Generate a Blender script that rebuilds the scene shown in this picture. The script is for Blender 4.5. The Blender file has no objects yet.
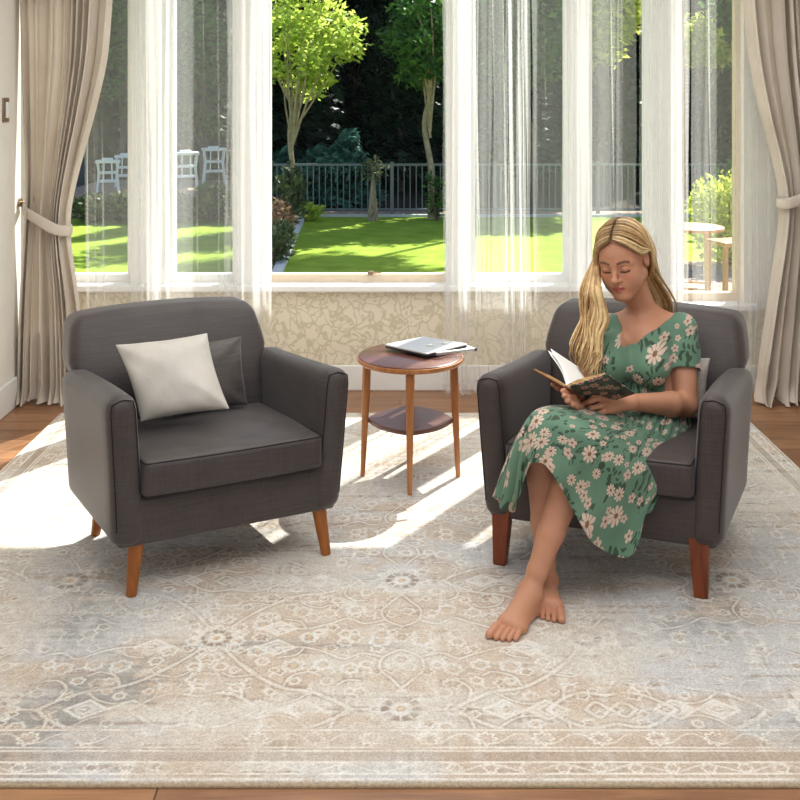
import bpy, math, random
import numpy as np
from mathutils import Vector, Matrix
random.seed(7); RNG = np.random.default_rng(11)
SC = bpy.context.scene
COL = SC.collection
PI = math.pi
CAM_H, FPX, HORIZON = 1.6, 1050.0, 90.0

def P(px, py, d):
    """a point of the place, d metres in front of the camera"""
    return np.array([(px-400)/FPX*d, d, CAM_H-(py-HORIZON)/FPX*d])
def wx(px, d): return (px-400)/FPX*d
def wz(py, d): return CAM_H-(py-HORIZON)/FPX*d
def unit(v):
    v = np.asarray(v, float); return v/np.linalg.norm(v)

# ---------------------------------------------------------------- mesh builder
class MB:
    def __init__(s): s.v=[]; s.f=[]; s.n=0
    def add(s, verts, faces):
        verts=np.asarray(verts,float).reshape(-1,3)
        o=s.n
        s.v.append(verts); s.n+=len(verts)
        s.f.extend([tuple(i+o for i in f) for f in faces])
        return s
    def verts(s): return np.concatenate(s.v) if s.v else np.zeros((0,3))
    def map(s, fn):
        s.v=[fn(v) for v in s.v]; return s
    def shift(s, d):
        d=np.asarray(d,float); s.v=[v+d for v in s.v]; return s
    def box(s, lo, hi):
        x0,y0,z0=lo; x1,y1,z1=hi
        v=[(x0,y0,z0),(x1,y0,z0),(x1,y1,z0),(x0,y1,z0),(x0,y0,z1),(x1,y0,z1),(x1,y1,z1),(x0,y1,z1)]
        return s.add(v,[(0,3,2,1),(4,5,6,7),(0,1,5,4),(1,2,6,5),(2,3,7,6),(3,0,4,7)])
    def rbox(s, lo, hi, r, n=6, fn=None):
        """box with rounded edges, n cells a side, optional deformation fn(verts)"""
        lo=np.array(lo,float); hi=np.array(hi,float)
        if np.isscalar(n): n=(n,n,n)
        c=(lo+hi)/2; hf=(hi-lo)/2; r=min(r,hf.min()*.999)
        key={}; V=[]; F=[]
        ts=[]
        for a in range(3):
            inner=hf[a]-r
            t=[-hf[a]-0.0]
            k=4
            arr=[-inner-r*math.cos(PI/2*i/k) for i in range(k)]+list(np.linspace(-inner,inner,n[a]+1))+[inner+r*math.sin(PI/2*(i+1)/k) for i in range(k)]
            ts.append(np.array(arr))
        dims=[len(t) for t in ts]
        def vid(i,j,k):
            q=(i,j,k)
            if q not in key:
                p=np.array([ts[0][i],ts[1][j],ts[2][k]])
                b=np.clip(p,-(hf-r),hf-r); d=p-b; m=np.linalg.norm(d)
                # cube-style position: the farthest axis decides; project the outside part to the radius
                p=b+(d/m*r if m>1e-9 else 0)
                key[q]=len(V); V.append(p+c)
            return key[q]
        I,J,K=dims
        for a,(na,nb) in ((2,(I,J)),(1,(I,K)),(0,(J,K))):
            for side in (0,dims[a]-1):
                for p in range(na-1):
                    for q in range(nb-1):
                        quad=[(p,q),(p+1,q),(p+1,q+1),(p,q+1)]
                        if a==2: ids=[vid(x,y,side) for x,y in quad]
                        elif a==1: ids=[vid(x,side,y) for x,y in quad][::-1]
                        else: ids=[vid(side,x,y) for x,y in quad]
                        if side==0: ids=ids[::-1]
                        F.append(tuple(ids))
        V=np.array(V)
        if fn: V=fn(V)
        return s.add(V,F)
    def tube(s, pts, rad, n=10, cap=True, flat=None):
        """swept round section; rad scalar or list; flat=(a,b) squashes the section"""
        pts=np.asarray(pts,float); m=len(pts)
        rad=np.full(m,rad) if np.isscalar(rad) else np.asarray(rad,float)
        T=np.gradient(pts,axis=0); T/= np.linalg.norm(T,axis=1)[:,None]+1e-12
        up=np.array([0,0,1.]) if abs(T[0][2])<.9 else np.array([1.,0,0])
        N=np.cross(T[0],up); N/=np.linalg.norm(N); rows=[]
        for i in range(m):
            N=N-T[i]*np.dot(N,T[i]); N/=np.linalg.norm(N)+1e-12
            B=np.cross(T[i],N)
            an=np.linspace(0,2*PI,n,endpoint=False)
            fa,fb=(1,1) if flat is None else flat
            rows.append(pts[i]+rad[i]*(fa*np.cos(an)[:,None]*N+fb*np.sin(an)[:,None]*B))
        V=np.concatenate(rows); F=[]
        for i in range(m-1):
            for j in range(n):
                k=(j+1)%n
                F.append((i*n+j,i*n+k,(i+1)*n+k,(i+1)*n+j))
        if cap:
            F.append(tuple(range(n))[::-1]); F.append(tuple((m-1)*n+j for j in range(n)))
        return s.add(V,F)
    def bar(s, a, b, wa, wb=None, da=None, db=None, rot=0.0):
        """square tapering bar from a to b"""
        wb=wa if wb is None else wb; da=wa if da is None else da; db=wb if db is None else db
        a=np.asarray(a,float); b=np.asarray(b,float)
        t=unit(b-a); ref=np.array([0,1.,0]) if abs(t[1])<.9 else np.array([1.,0,0])
        x=unit(np.cross(ref,t)); y=np.cross(t,x)
        c,sn=math.cos(rot),math.sin(rot); x,y=x*c+y*sn,y*c-x*sn
        V=[]
        for p,w,d in ((a,wa,da),(b,wb,db)):
            for i,j in ((-1,-1),(1,-1),(1,1),(-1,1)): V.append(p+x*i*w/2+y*j*d/2)
        return s.add(V,[(3,2,1,0),(4,5,6,7),(0,1,5,4),(1,2,6,5),(2,3,7,6),(3,0,4,7)])
    def lathe(s, prof, c=(0,0,0), n=48):
        """prof: list of (r,z) from bottom to top, closed at the axis when r=0"""
        V=[]; F=[]
        for r,z in prof:
            for j in range(n):
                a=2*PI*j/n; V.append((c[0]+r*math.cos(a),c[1]+r*math.sin(a),c[2]+z))
        for i in range(len(prof)-1):
            for j in range(n):
                k=(j+1)%n; F.append((i*n+j,i*n+k,(i+1)*n+k,(i+1)*n+j))
        F.append(tuple(range(n))[::-1]); F.append(tuple((len(prof)-1)*n+j for j in range(n)))
        return s.add(V,F)
    def grid(s, G, closed_u=False):
        """G[i,j] points"""
        G=np.asarray(G,float); a,b=G.shape[:2]; F=[]
        for i in range(a-1):
            for j in range(b-1 if not closed_u else b):
                k=(j+1)%b
                F.append((i*b+j,i*b+k,(i+1)*b+k,(i+1)*b+j))
        return s.add(G.reshape(-1,3),F)

def fast_mesh(name, V, quads, uv=None, col=None):
    V=np.ascontiguousarray(V,dtype=np.float32); quads=np.ascontiguousarray(quads,dtype=np.int32)
    k=quads.shape[1]
    me=bpy.data.meshes.new(name)
    me.vertices.add(len(V)); me.vertices.foreach_set('co',V.ravel())
    me.loops.add(quads.size); me.loops.foreach_set('vertex_index',quads.ravel())
    me.polygons.add(len(quads))
    me.polygons.foreach_set('loop_start',np.arange(0,quads.size,k,dtype=np.int32))
    me.update(calc_edges=True)
    if uv is not None:
        l=me.uv_layers.new(name='UVMap'); l.data.foreach_set('uv',np.asarray(uv,np.float32)[quads.ravel()].ravel())
    if col is not None:
        c=me.color_attributes.new('tone','FLOAT_COLOR','POINT')
        cc=np.ones((len(V),4),np.float32); cc[:,:3]=col
        c.data.foreach_set('color',cc.ravel())
    me.validate()
    return me

def link(name, me, mat=None, parent=None, smooth=True):
    o=bpy.data.objects.new(name,me); COL.objects.link(o)
    if mat is not None:
        me.materials.clear(); me.materials.append(mat)
    if smooth and len(me.polygons): me.polygons.foreach_set('use_smooth',np.ones(len(me.polygons),dtype=bool))
    if parent is not None: o.parent=parent
    return o
def obj(name, mb, mat, parent=None, smooth=True, angle=None):
    me=bpy.data.meshes.new(name); me.from_pydata(mb.verts().tolist(),[],mb.f); me.update()
    o=link(name,me,mat,parent,smooth)
    if smooth: sharp(me, math.radians(40 if angle is None else angle))
    return o
def sharp(me, ang):
    try: me.set_sharp_from_angle(angle=ang)
    except Exception: pass
def bevel(o, w, seg=2):
    m=o.modifiers.new('bevel','BEVEL'); m.width=w; m.segments=seg; m.limit_method='ANGLE'; m.angle_limit=math.radians(35)
    return o
def tag(o, label=None, cat=None, group=None, kind=None):
    if label: o['label']=label
    if cat: o['category']=cat
    if group: o['group']=group
    if kind: o['kind']=kind
    return o
def thing(name, label, cat, loc=(0,0,0), rotz=0., group=None):
    o=bpy.data.objects.new(name,None); COL.objects.link(o); o.empty_display_size=.05
    o.location=tuple(float(x) for x in loc); o.rotation_euler=(0,0,rotz)
    return tag(o,label,cat,group)
def struct(name, mb, mat, smooth=False, parent=None):
    o=obj(name,mb,mat,parent,smooth)
    if parent is None: o['kind']='structure'
    return o
def copy_tree(o, parent=None):
    c=o.copy(); COL.objects.link(c)
    if parent is not None: c.parent=parent
    for ch in list(o.children): copy_tree(ch,c)
    return c

def spline(ctrl, n):
    """Catmull-Rom through ctrl (any dimension) sampled n times"""
    c=np.asarray(ctrl,float); m=len(c)
    e=np.concatenate([[2*c[0]-c[1]],c,[2*c[-1]-c[-2]]])
    t=np.linspace(0,m-1,n); i=np.clip(t.astype(int),0,m-2); u=(t-i)
    u=u.reshape((-1,)+(1,)*(c.ndim-1))
    p0,p1,p2,p3=e[i],e[i+1],e[i+2],e[i+3]
    return .5*((2*p1)+(-p0+p2)*u+(2*p0-5*p1+4*p2-p3)*u**2+(-p0+3*p1-3*p2+p3)*u**3)

def vnoise(x, y, seed=0):
    """smooth value noise, numpy, range 0..1"""
    x=np.asarray(x,float); y=np.asarray(y,float)
    g=np.random.default_rng(seed).random((257,257))
    xi=np.floor(x).astype(int); yi=np.floor(y).astype(int)
    fx=x-xi; fy=y-yi; fx=fx*fx*(3-2*fx); fy=fy*fy*(3-2*fy)
    a=g[xi%256,yi%256]; b=g[(xi+1)%256,yi%256]; c=g[xi%256,(yi+1)%256]; d=g[(xi+1)%256,(yi+1)%256]
    return (a*(1-fx)+b*fx)*(1-fy)+(c*(1-fx)+d*fx)*fy
def fbm(x,y,seed=0,o=4):
    r=0; a=.5; t=0
    for i in range(o):
        r=r+a*vnoise(x*2**i,y*2**i,seed+i); t+=a; a*=.5
    return r/t
def smooth01(x,a,b):
    t=np.clip((x-a)/(b-a),0,1); return t*t*(3-2*t)

# ---------------------------------------------------------------- materials
def srgb(r,g,b):
    f=lambda c: c/12.92 if c<=.04045 else ((c+.055)/1.055)**2.4
    return (f(r/255),f(g/255),f(b/255),1)
class NT:
    def __init__(s,name):
        s.m=bpy.data.materials.new(name); s.m.use_nodes=True
        s.t=s.m.node_tree; s.t.nodes.clear()
        s.out=s.n('ShaderNodeOutputMaterial')
    def n(s,typ,**kw):
        d=s.t.nodes.new(typ)
        for k,v in kw.items(): setattr(d,k,v)
        return d
    def l(s,a,b): s.t.links.new(a,b); return s
    def inp(s,d,name,val):
        i=d.inputs[name]
        if hasattr(val,'is_linked') or isinstance(val,bpy.types.NodeSocket): s.t.links.new(val,i)
        else: i.default_value=val
    def math(s,op,a,b=0.,c=0.):
        d=s.n('ShaderNodeMath',operation=op)
        for i,v in enumerate((a,b,c)):
            if isinstance(v,bpy.types.NodeSocket): s.t.links.new(v,d.inputs[i])
            else: d.inputs[i].default_value=v
        return d.outputs[0]
    def vmath(s,op,a,b=None,out=0):
        d=s.n('ShaderNodeVectorMath',operation=op)
        for i,v in enumerate((a,b)):
            if v is None: continue
            if isinstance(v,bpy.types.NodeSocket): s.t.links.new(v,d.inputs[i])
            else: d.inputs[i].default_value=v
        return d.outputs[out]
    def mix(s,fac,a,b,blend='MIX'):
        d=s.n('ShaderNodeMix',data_type='RGBA',blend_type=blend)
        for k,v in ((0,fac),(6,a),(7,b)):
            if isinstance(v,bpy.types.NodeSocket): s.t.links.new(v,d.inputs[k])
            else: d.inputs[k].default_value=v
        return d.outputs[2]
    def ramp(s,fac,stops,interp='LINEAR'):
        d=s.n('ShaderNodeValToRGB'); d.color_ramp.interpolation=interp
        e=d.color_ramp.elements
        while len(e)<len(stops): e.new(.5)
        for k,(p,c) in enumerate(stops):
            e[k].position=p; e[k].color=c if len(c)==4 else (*c,1)
        s.t.links.new(fac,d.inputs[0]); return d.outputs[0]
    def step(s,x,a,b):
        d=s.n('ShaderNodeMapRange'); d.interpolation_type='SMOOTHSTEP'
        s.t.links.new(x,d.inputs[0]); d.inputs[1].default_value=a; d.inputs[2].default_value=b
        return d.outputs[0]
    def coord(s,kind='Object',scale=(1,1,1),rot=(0,0,0),loc=(0,0,0)):
        t=s.n('ShaderNodeTexCoord'); m=s.n('ShaderNodeMapping')
        s.t.links.new(t.outputs[kind],m.inputs[0])
        m.inputs['Scale'].default_value=scale; m.inputs['Rotation'].default_value=rot; m.inputs['Location'].default_value=loc
        return m.outputs[0]
    def noise(s,vec,scale=5,detail=3,rough=.5,dist=0.,out='Fac'):
        d=s.n('ShaderNodeTexNoise')
        if vec is not None: s.t.links.new(vec,d.inputs['Vector'])
        d.inputs['Scale'].default_value=scale; d.inputs['Detail'].default_value=detail
        d.inputs['Roughness'].default_value=rough; d.inputs['Distortion'].default_value=dist
        return d.outputs[out]
    def bsdf(s,color,rough=.6,spec=.3,**kw):
        d=s.n('ShaderNodeBsdfPrincipled')
        s.inp(d,'Base Color',color); s.inp(d,'Roughness',rough); s.inp(d,'Specular IOR Level',spec)
        for k,v in kw.items(): s.inp(d,k.replace('_',' '),v)
        s.l(d.outputs[0],s.out.inputs[0]); s.b=d
        return d
    def bump(s,h,strength=.3,dist=.01):
        d=s.n('ShaderNodeBump'); d.inputs['Strength'].default_value=strength; d.inputs['Distance'].default_value=dist
        s.l(h,d.inputs['Height']); s.l(d.outputs[0],s.b.inputs['Normal']); return d
def plain(name,color,rough=.6,spec=.3,vary=.06,scale=30,metallic=0.,bump=0.):
    t=NT(name); c=t.coord()
    nz=t.noise(c,scale,3)
    k=lambda f: (min(1,color[0]*f),min(1,color[1]*f),min(1,color[2]*f),1)
    t.bsdf(t.ramp(nz,[(.3,k(1-vary)),(.7,k(1+vary))]),rough,spec,Metallic=metallic)
    if bump: t.bump(nz,bump,.003)
    return t.m
M={}
def wood(name,dark,light,axis=0,scale=1.,rough=.4,spec=.4):
    t=NT(name); sc=[14*scale,14*scale,14*scale]; sc[axis]=1.2*scale
    c=t.coord('Object',tuple(sc))
    a=t.noise(c,2.0,6,.65,.6); b=t.noise(c,9,4,.6)
    f=t.math('MULTIPLY_ADD',b,.35,t.math('MULTIPLY',a,.75))
    t.bsdf(t.ramp(f,[(.3,dark),(.72,light)]),rough,spec)
    t.bump(f,.08,.002); return t.m
M['chair_leg']=wood('chair_leg_wood',srgb(104,52,18),srgb(176,104,44),2)
M['cherry_leg']=wood('cherry_leg_wood',srgb(78,32,14),srgb(138,66,30),2)
M['table_wood']=wood('side_table_wood',srgb(140,82,42),srgb(196,132,80),2)
M['table_top']=wood('side_table_top_wood',srgb(78,48,40),srgb(116,76,64),0,rough=.3,spec=.5)
M['patio_wood']=wood('patio_wood',srgb(176,120,72),srgb(222,170,116),2)
M['white_paint']=plain('white_paint',(.80,.79,.77),.45,.3,.02)
M['cream_paint']=plain('cream_frame_paint',(.70,.58,.44),.5,.3,.04)
M['wall_paint']=plain('wall_paint',(.78,.745,.69),.8,.15,.02,6)
M['ceiling_paint']=plain('ceiling_paint',(.8,.79,.77),.9,.1,.02,6)
M['brass']=plain('aged_brass',(.30,.22,.14),.35,.5,.1,metallic=.9)
M['silver']=plain('brushed_silver',(.62,.62,.62),.38,.5,.03,120,metallic=.55)
M['dark_plastic']=plain('dark_plastic',(.03,.03,.035),.4,.4,.1)
M['pale_disc']=plain('pale_plastic',(.72,.71,.66),.3,.5,.03)

def upholstery(name, base, hi, warp=1.0):
    t=NT(name); c=t.coord('Object')
    s1=t.noise(t.coord('Object',(6,6,170)),1.6,4,.6)
    s2=t.noise(t.coord('Object',(160,160,5)),1.6,3,.6)
    f=t.math('ADD',t.math('MULTIPLY',s1,.62),t.math('MULTIPLY',s2,.38))
    big=t.noise(c,5,2)
    col=t.ramp(f,[(.36,base),(.64,hi)])
    col=t.mix(.25,col,t.ramp(big,[(.35,base),(.65,hi)]))
    b=t.bsdf(col,.5,.45); b.inputs['Sheen Weight'].default_value=.25; b.inputs['Sheen Roughness'].default_value=.4
    t.bump(t.noise(c,420,2),.25,.002)
    return t.m
M['grey_fabric']=upholstery('grey_woven_fabric',srgb(49,42,41),srgb(77,68,66))
M['brown_fabric']=upholstery('brown_grey_woven_fabric',srgb(49,40,38),srgb(74,62,59))
M['piping']=plain('dark_seam_cord',srgb(44,38,38)[:3],.7,.2)
M['dark_pillow']=upholstery('dark_pillow_fabric',srgb(56,50,48),srgb(92,84,80))
def satin():
    t=NT('pearl_grey_satin'); c=t.coord('Object')
    b=t.bsdf(t.ramp(t.noise(c,8,3),[(.3,srgb(182,176,166)),(.7,srgb(204,198,188))]),.36,.5)
    b.inputs['Sheen Weight'].default_value=.3
    t.bump(t.noise(t.coord('Object',(1,1,1)),9,3,.5,1.5),.10,.02); return t.m
M['satin']=satin()
M['linen_pillow']=upholstery('pale_grey_linen',srgb(150,140,132),srgb(182,172,164))

def floor_mat():
    t=NT('oak_plank_floor')
    br=t.n('ShaderNodeTexBrick'); t.l(t.coord('Object',(1,1,1)),br.inputs['Vector'])
    br.inputs['Scale'].default_value=1; br.inputs['Brick Width'].default_value=1.5; br.inputs['Row Height'].default_value=.13
    br.inputs['Mortar Size'].default_value=.0022; br.inputs['Color1'].default_value=(.25,.25,.25,1); br.inputs['Color2'].default_value=(.8,.8,.8,1)
    br.inputs['Mortar'].default_value=(0,0,0,1); br.offset=.37
    g=t.noise(t.coord('Object',(1.5,22,22)),2,6,.6,.5)
    f=t.math('ADD',t.math('MULTIPLY',g,.7),t.math('MULTIPLY',br.outputs['Color'],.3))
    col=t.ramp(f,[(.3,srgb(108,70,46)),(.7,srgb(172,126,90))])
    col=t.mix(br.outputs['Fac'],col,srgb(70,42,24))
    t.bsdf(col,.33,.45); t.bump(g,.05,.002); return t.m
M['floor']=floor_mat()

def wallpaper():
    t=NT('leaf_scroll_wallpaper'); c=t.coord('Object',(1,1,1))
    w=t.noise(c,7,2,.5,0,'Color')
    v=t.vmath('ADD',c,t.vmath('SCALE',t.vmath('SUBTRACT',w,(.5,.5,.5)),None))
    for nd in t.t.nodes:
        if nd.type=='VECT_MATH' and nd.operation=='SCALE': nd.inputs['Scale'].default_value=.22
    vo=t.n('ShaderNodeTexVoronoi',feature='DISTANCE_TO_EDGE'); t.l(v,vo.inputs['Vector']); vo.inputs['Scale'].default_value=15
    vo2=t.n('ShaderNodeTexVoronoi',feature='F1'); t.l(v,vo2.inputs['Vector']); vo2.inputs['Scale'].default_value=30
    lines=t.math('SUBTRACT',1,t.step(vo.outputs[0],.02,.10))
    leaf=t.math('SUBTRACT',1,t.step(vo2.outputs[0],.25,.36))
    f=t.math('MULTIPLY',t.math('MAXIMUM',lines,leaf),.75)
    t.bsdf(t.mix(f,srgb(222,212,192),srgb(190,180,154)),.6,.25); return t.m
M['wallpaper']=wallpaper()

def cloth(name,c0,c1,transl=.25,scale=3,rough=.85):
    t=NT(name); c=t.coord('Object')
    col=t.ramp(t.noise(c,scale,3),[(.3,c0),(.7,c1)])
    d=t.n('ShaderNodeBsdfDiffuse'); tr=t.n('ShaderNodeBsdfTranslucent'); mx=t.n('ShaderNodeMixShader')
    t.l(col,d.inputs[0]); t.l(col,tr.inputs[0]); mx.inputs[0].default_value=transl
    t.l(d.outputs[0],mx.inputs[1]); t.l(tr.outputs[0],mx.inputs[2]); t.l(mx.outputs[0],t.out.inputs[0])
    bp=t.n('ShaderNodeBump'); bp.inputs['Strength'].default_value=.15; bp.inputs['Distance'].default_value=.002
    t.l(t.noise(t.coord('Object',(300,300,300)),1,2),bp.inputs['Height']); t.l(bp.outputs[0],d.inputs['Normal'])
    return t.m
M['drape']=cloth('linen_drape_cloth',srgb(206,194,180),srgb(220,210,198),.12)
def sheer(name,opac):
    t=NT(name)
    d=t.n('ShaderNodeBsdfDiffuse'); tr=t.n('ShaderNodeBsdfTranslucent'); mx=t.n('ShaderNodeMixShader')
    d.inputs[0].default_value=(.9,.9,.9,1); tr.inputs[0].default_value=(.92,.92,.91,1); mx.inputs[0].default_value=.62
    t.l(d.outputs[0],mx.inputs[1]); t.l(tr.outputs[0],mx.inputs[2])
    tp=t.n('ShaderNodeBsdfTransparent'); m2=t.n('ShaderNodeMixShader')
    nz=t.noise(t.coord('Object',(40,40,1.5)),1,2)
    t.l(t.math('MULTIPLY_ADD',nz,.06,opac-.03),m2.inputs[0])
    t.l(tp.outputs[0],m2.inputs[1]); t.l(mx.outputs[0],m2.inputs[2]); t.l(m2.outputs[0],t.out.inputs[0])
    return t.m
M['sheer']=sheer('white_voile',.18)
def glass():
    t=NT('window_glass')
    tp=t.n('ShaderNodeBsdfTransparent'); tp.inputs[0].default_value=(.96,.98,.97,1)
    g=t.n('ShaderNodeBsdfGlossy'); g.inputs['Roughness'].default_value=.02
    lw=t.n('ShaderNodeFresnel'); lw.inputs[0].default_value=1.3
    mx=t.n('ShaderNodeMixShader'); t.l(t.math('MULTIPLY',lw.outputs[0],.12),mx.inputs[0])
    t.l(tp.outputs[0],mx.inputs[1]); t.l(g.outputs[0],mx.inputs[2]); t.l(mx.outputs[0],t.out.inputs[0]); return t.m
M['glass']=glass()
def attr_mat(name,rough=.9,spec=.1,fine=None,sss=0.):
    t=NT(name); a=t.n('ShaderNodeAttribute'); a.attribute_name='tone'
    col=a.outputs['Color']
    if fine:
        nz=t.noise(t.coord('Object',fine),1,3,.7)
        col=t.mix(.8,col,t.ramp(nz,[(.25,(.35,.35,.35)),(.75,(.85,.85,.85))]),'OVERLAY')
    b=t.bsdf(col,rough,spec)
    if sss:
        b.inputs['Subsurface Weight'].default_value=sss; b.inputs['Subsurface Radius'].default_value=(.02,.008,.004); b.inputs['Subsurface Scale'].default_value=.35
    return t
_t=attr_mat('faded_woven_rug',.95,.05,(150,190,150)); _t.bump(_t.noise(_t.coord('Object',(260,260,260)),1,2),.4,.004); M['rug']=_t.m
_t=attr_mat('skin',.5,.35,None,.12); _t.bump(_t.noise(_t.coord('Object'),260,2),.05,.001); M['skin']=_t.m
_t=attr_mat('blonde_hair',.42,.45,(60,60,60)); M['hair']=_t.m
def foliage(name,c0,c1,trans=.45):
    t=NT(name); a=t.n('ShaderNodeAttribute'); a.attribute_name='tone'
    sep=t.n('ShaderNodeSeparateColor'); t.l(a.outputs['Color'],sep.inputs[0])
    col=t.ramp(sep.outputs[0],[(0.,c0),(1.,c1)])
    d=t.n('ShaderNodeBsdfPrincipled'); t.l(col,d.inputs['Base Color']); d.inputs['Roughness'].default_value=.5; d.inputs['Specular IOR Level'].default_value=.25
    tr=t.n('ShaderNodeBsdfTranslucent'); t.l(col,tr.inputs[0]); mx=t.n('ShaderNodeMixShader'); mx.inputs[0].default_value=trans
    t.l(d.outputs[0],mx.inputs[1]); t.l(tr.outputs[0],mx.inputs[2]); t.l(mx.outputs[0],t.out.inputs[0]); return t.m
M['leaf_bright']=foliage('bright_leaves',srgb(140,170,60),srgb(226,236,120),.6)
M['leaf_mid']=foliage('mid_leaves',srgb(40,78,36),srgb(98,142,64),.4)
M['leaf_yellow']=foliage('yellow_green_leaves',srgb(150,170,50),srgb(232,232,120),.5)
M['needle']=foliage('dark_needles',srgb(10,24,16),srgb(26,50,34),.12)
M['spruce']=foliage('blue_green_needles',srgb(40,84,72),srgb(98,142,124),.2)
M['shrub']=foliage('olive_shrub_leaves',srgb(70,80,58),srgb(120,130,90),.3)
M['pinkish']=foliage('pink_dry_leaves',srgb(150,110,90),srgb(210,170,140),.3)
M['bark']=plain('pale_bark',(.36,.28,.20),.9,.1,.3,12,bump=.5)
M['dark_bark']=plain('dark_bark',(.15,.11,.085),.9,.1,.3,12,bump=.5)
M['fence']=plain('dark_grey_steel',(.17,.19,.20),.5,.4,.08)
M['edging']=plain('pale_concrete_edging',(.62,.62,.62),.8,.1,.08)
M['white_metal']=plain('white_enamel',(.82,.86,.88),.4,.3,.03)
M['gravel']=plain('tan_gravel',(.40,.30,.24),.95,.05,.35,14,bump=.6)
M['soil']=plain('dark_mulch',(.06,.05,.04),.95,.05,.4,8,bump=.6)
def pavers():
    t=NT('brick_pavers'); br=t.n('ShaderNodeTexBrick'); t.l(t.coord('Object'),br.inputs['Vector'])
    br.inputs['Scale'].default_value=1; br.inputs['Brick Width'].default_value=.24; br.inputs['Row Height'].default_value=.12; br.inputs['Mortar Size'].default_value=.008
    br.inputs['Color1'].default_value=(.34,.22,.17,1); br.inputs['Color2'].default_value=(.42,.32,.26,1); br.inputs['Mortar'].default_value=(.5,.46,.4,1)
    t.bsdf(br.outputs['Color'],.85,.1); return t.m
M['pavers']=pavers()
def lawn_mat():
    t=NT('mown_grass'); c=t.coord('Object')
    a=t.noise(c,3,4,.6); b=t.noise(c,60,2,.7)
    f=t.math('ADD',t.math('MULTIPLY',a,.5),t.math('MULTIPLY',b,.5))
    t.bsdf(t.ramp(f,[(.3,srgb(116,144,44)),(.7,srgb(172,194,82))]),.9,.05)
    t.bump(b,.6,.03); return t.m
M['lawn']=lawn_mat()
M['house']=plain('pale_render',(.45,.47,.49),.9,.1,.03,3)

def flowers(t, vec, scale, npet, R, seed_off, thr):
    """mask of daisies on cell centres: returns (petal, heart)"""
    v=t.vmath('ADD',t.vmath('MULTIPLY',vec,(scale,scale,0.)),(seed_off,seed_off*1.7,0.))
    vo=t.n('ShaderNodeTexVoronoi',feature='F1',voronoi_dimensions='2D'); t.l(v,vo.inputs['Vector'])
    vo.inputs['Scale'].default_value=1; vo.inputs['Randomness'].default_value=.62
    d=t.vmath('SUBTRACT',v,vo.outputs['Position'])
    sx=t.n('ShaderNodeSeparateXYZ'); t.l(d,sx.inputs[0])
    sc=t.n('ShaderNodeSeparateColor'); t.l(vo.outputs['Color'],sc.inputs[0])
    ang=t.math('ADD',t.math('ARCTAN2',sx.outputs[1],sx.outputs[0]),t.math('MULTIPLY',sc.outputs[0],6.28))
    r=t.math('SQRT',t.math('ADD',t.math('MULTIPLY',sx.outputs[0],sx.outputs[0]),t.math('MULTIPLY',sx.outputs[1],sx.outputs[1])))
    pet=t.math('POWER',t.math('ABSOLUTE',t.math('COSINE',t.math('MULTIPLY',ang,npet/2))),.55)
    size=t.math('MULTIPLY_ADD',sc.outputs[1],.5*R,R*.55)
    rad=t.math('MULTIPLY',size,t.math('MULTIPLY_ADD',pet,.62,.38))
    inside=t.math('LESS_THAN',r,rad)
    keep=t.math('GREATER_THAN',sc.outputs[2],thr)
    petal=t.math('MULTIPLY',inside,keep)
    heart=t.math('MULTIPLY',t.math('LESS_THAN',r,t.math('MULTIPLY',size,.24)),keep)
    vein=t.math('MULTIPLY',t.math('LESS_THAN',pet,.62),petal)
    return petal,heart,vein
def dress_mat():
    t=NT('green_floral_jersey'); uv=t.n('ShaderNodeUVMap').outputs[0]
    c=uv
    base=t.ramp(t.noise(t.vmath('MULTIPLY',uv,(9,9,1)),1,3),[(.3,srgb(88,120,99)),(.7,srgb(104,136,113))])
    # stems and leaves: small elongated cells
    lv=t.vmath('MULTIPLY',uv,(60,24,0.)); lv=t.vmath('ADD',lv,t.vmath('MULTIPLY',t.noise(t.vmath('MULTIPLY',uv,(14,14,1)),1,2,.5,0,'Color'),(5,5,0.)))
    vo=t.n('ShaderNodeTexVoronoi',feature='F1',voronoi_dimensions='2D'); t.l(lv,vo.inputs['Vector']); vo.inputs['Scale'].default_value=1
    cl=t.math('GREATER_THAN',t.noise(t.vmath('MULTIPLY',uv,(11,11,1)),1,1),.5)
    leaf=t.math('MULTIPLY',t.math('LESS_THAN',vo.outputs['Distance'],.34),cl)
    col=t.mix(t.math('MULTIPLY',leaf,.85),base,srgb(48,62,46))
    p2,h2,v2=flowers(t,uv,26,5,.42,3.7,.6)
    col=t.mix(p2,col,srgb(196,170,154)); col=t.mix(h2,col,srgb(120,92,78))
    p1,h1,v1=flowers(t,uv,15.5,9,.44,.0,.46)
    col=t.mix(p1,col,srgb(206,184,166)); col=t.mix(t.math('MULTIPLY',v1,.8),col,srgb(158,132,116)); col=t.mix(h1,col,srgb(126,92,66))
    b=t.bsdf(col,.7,.2); b.inputs['Sheen Weight'].default_value=.15
    return t.m
M['dress']=dress_mat()
def book_cover():
    t=NT('floral_book_cover'); c=t.coord('Object'); 
    uv=t.n('ShaderNodeUVMap').outputs[0]
    p,h,v=flowers(t,uv,26,6,.5,1.3,.2)
    n1=t.noise(t.vmath('MULTIPLY',uv,(30,30,1)),1,3,.6)
    col=t.ramp(n1,[(.38,srgb(38,36,34)),(.5,srgb(70,86,74)),(.6,srgb(44,40,38))])
    col=t.mix(p,col,srgb(176,150,136)); col=t.mix(v,col,srgb(140,60,50)); col=t.mix(h,col,srgb(150,60,48))
    t.bsdf(col,.4,.4); return t.m
M['book_cover']=book_cover()
M['paper']=plain('book_paper',(.86,.85,.82),.8,.1,.02)
def page_edge():
    t=NT('page_edges'); 
    t.bsdf(t.ramp(t.noise(t.coord('Object',(20,20,500)),1,2),[(.35,srgb(150,112,68)),(.65,srgb(206,170,118))]),.8,.1); return t.m
M['page_edge']=page_edge()
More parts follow.
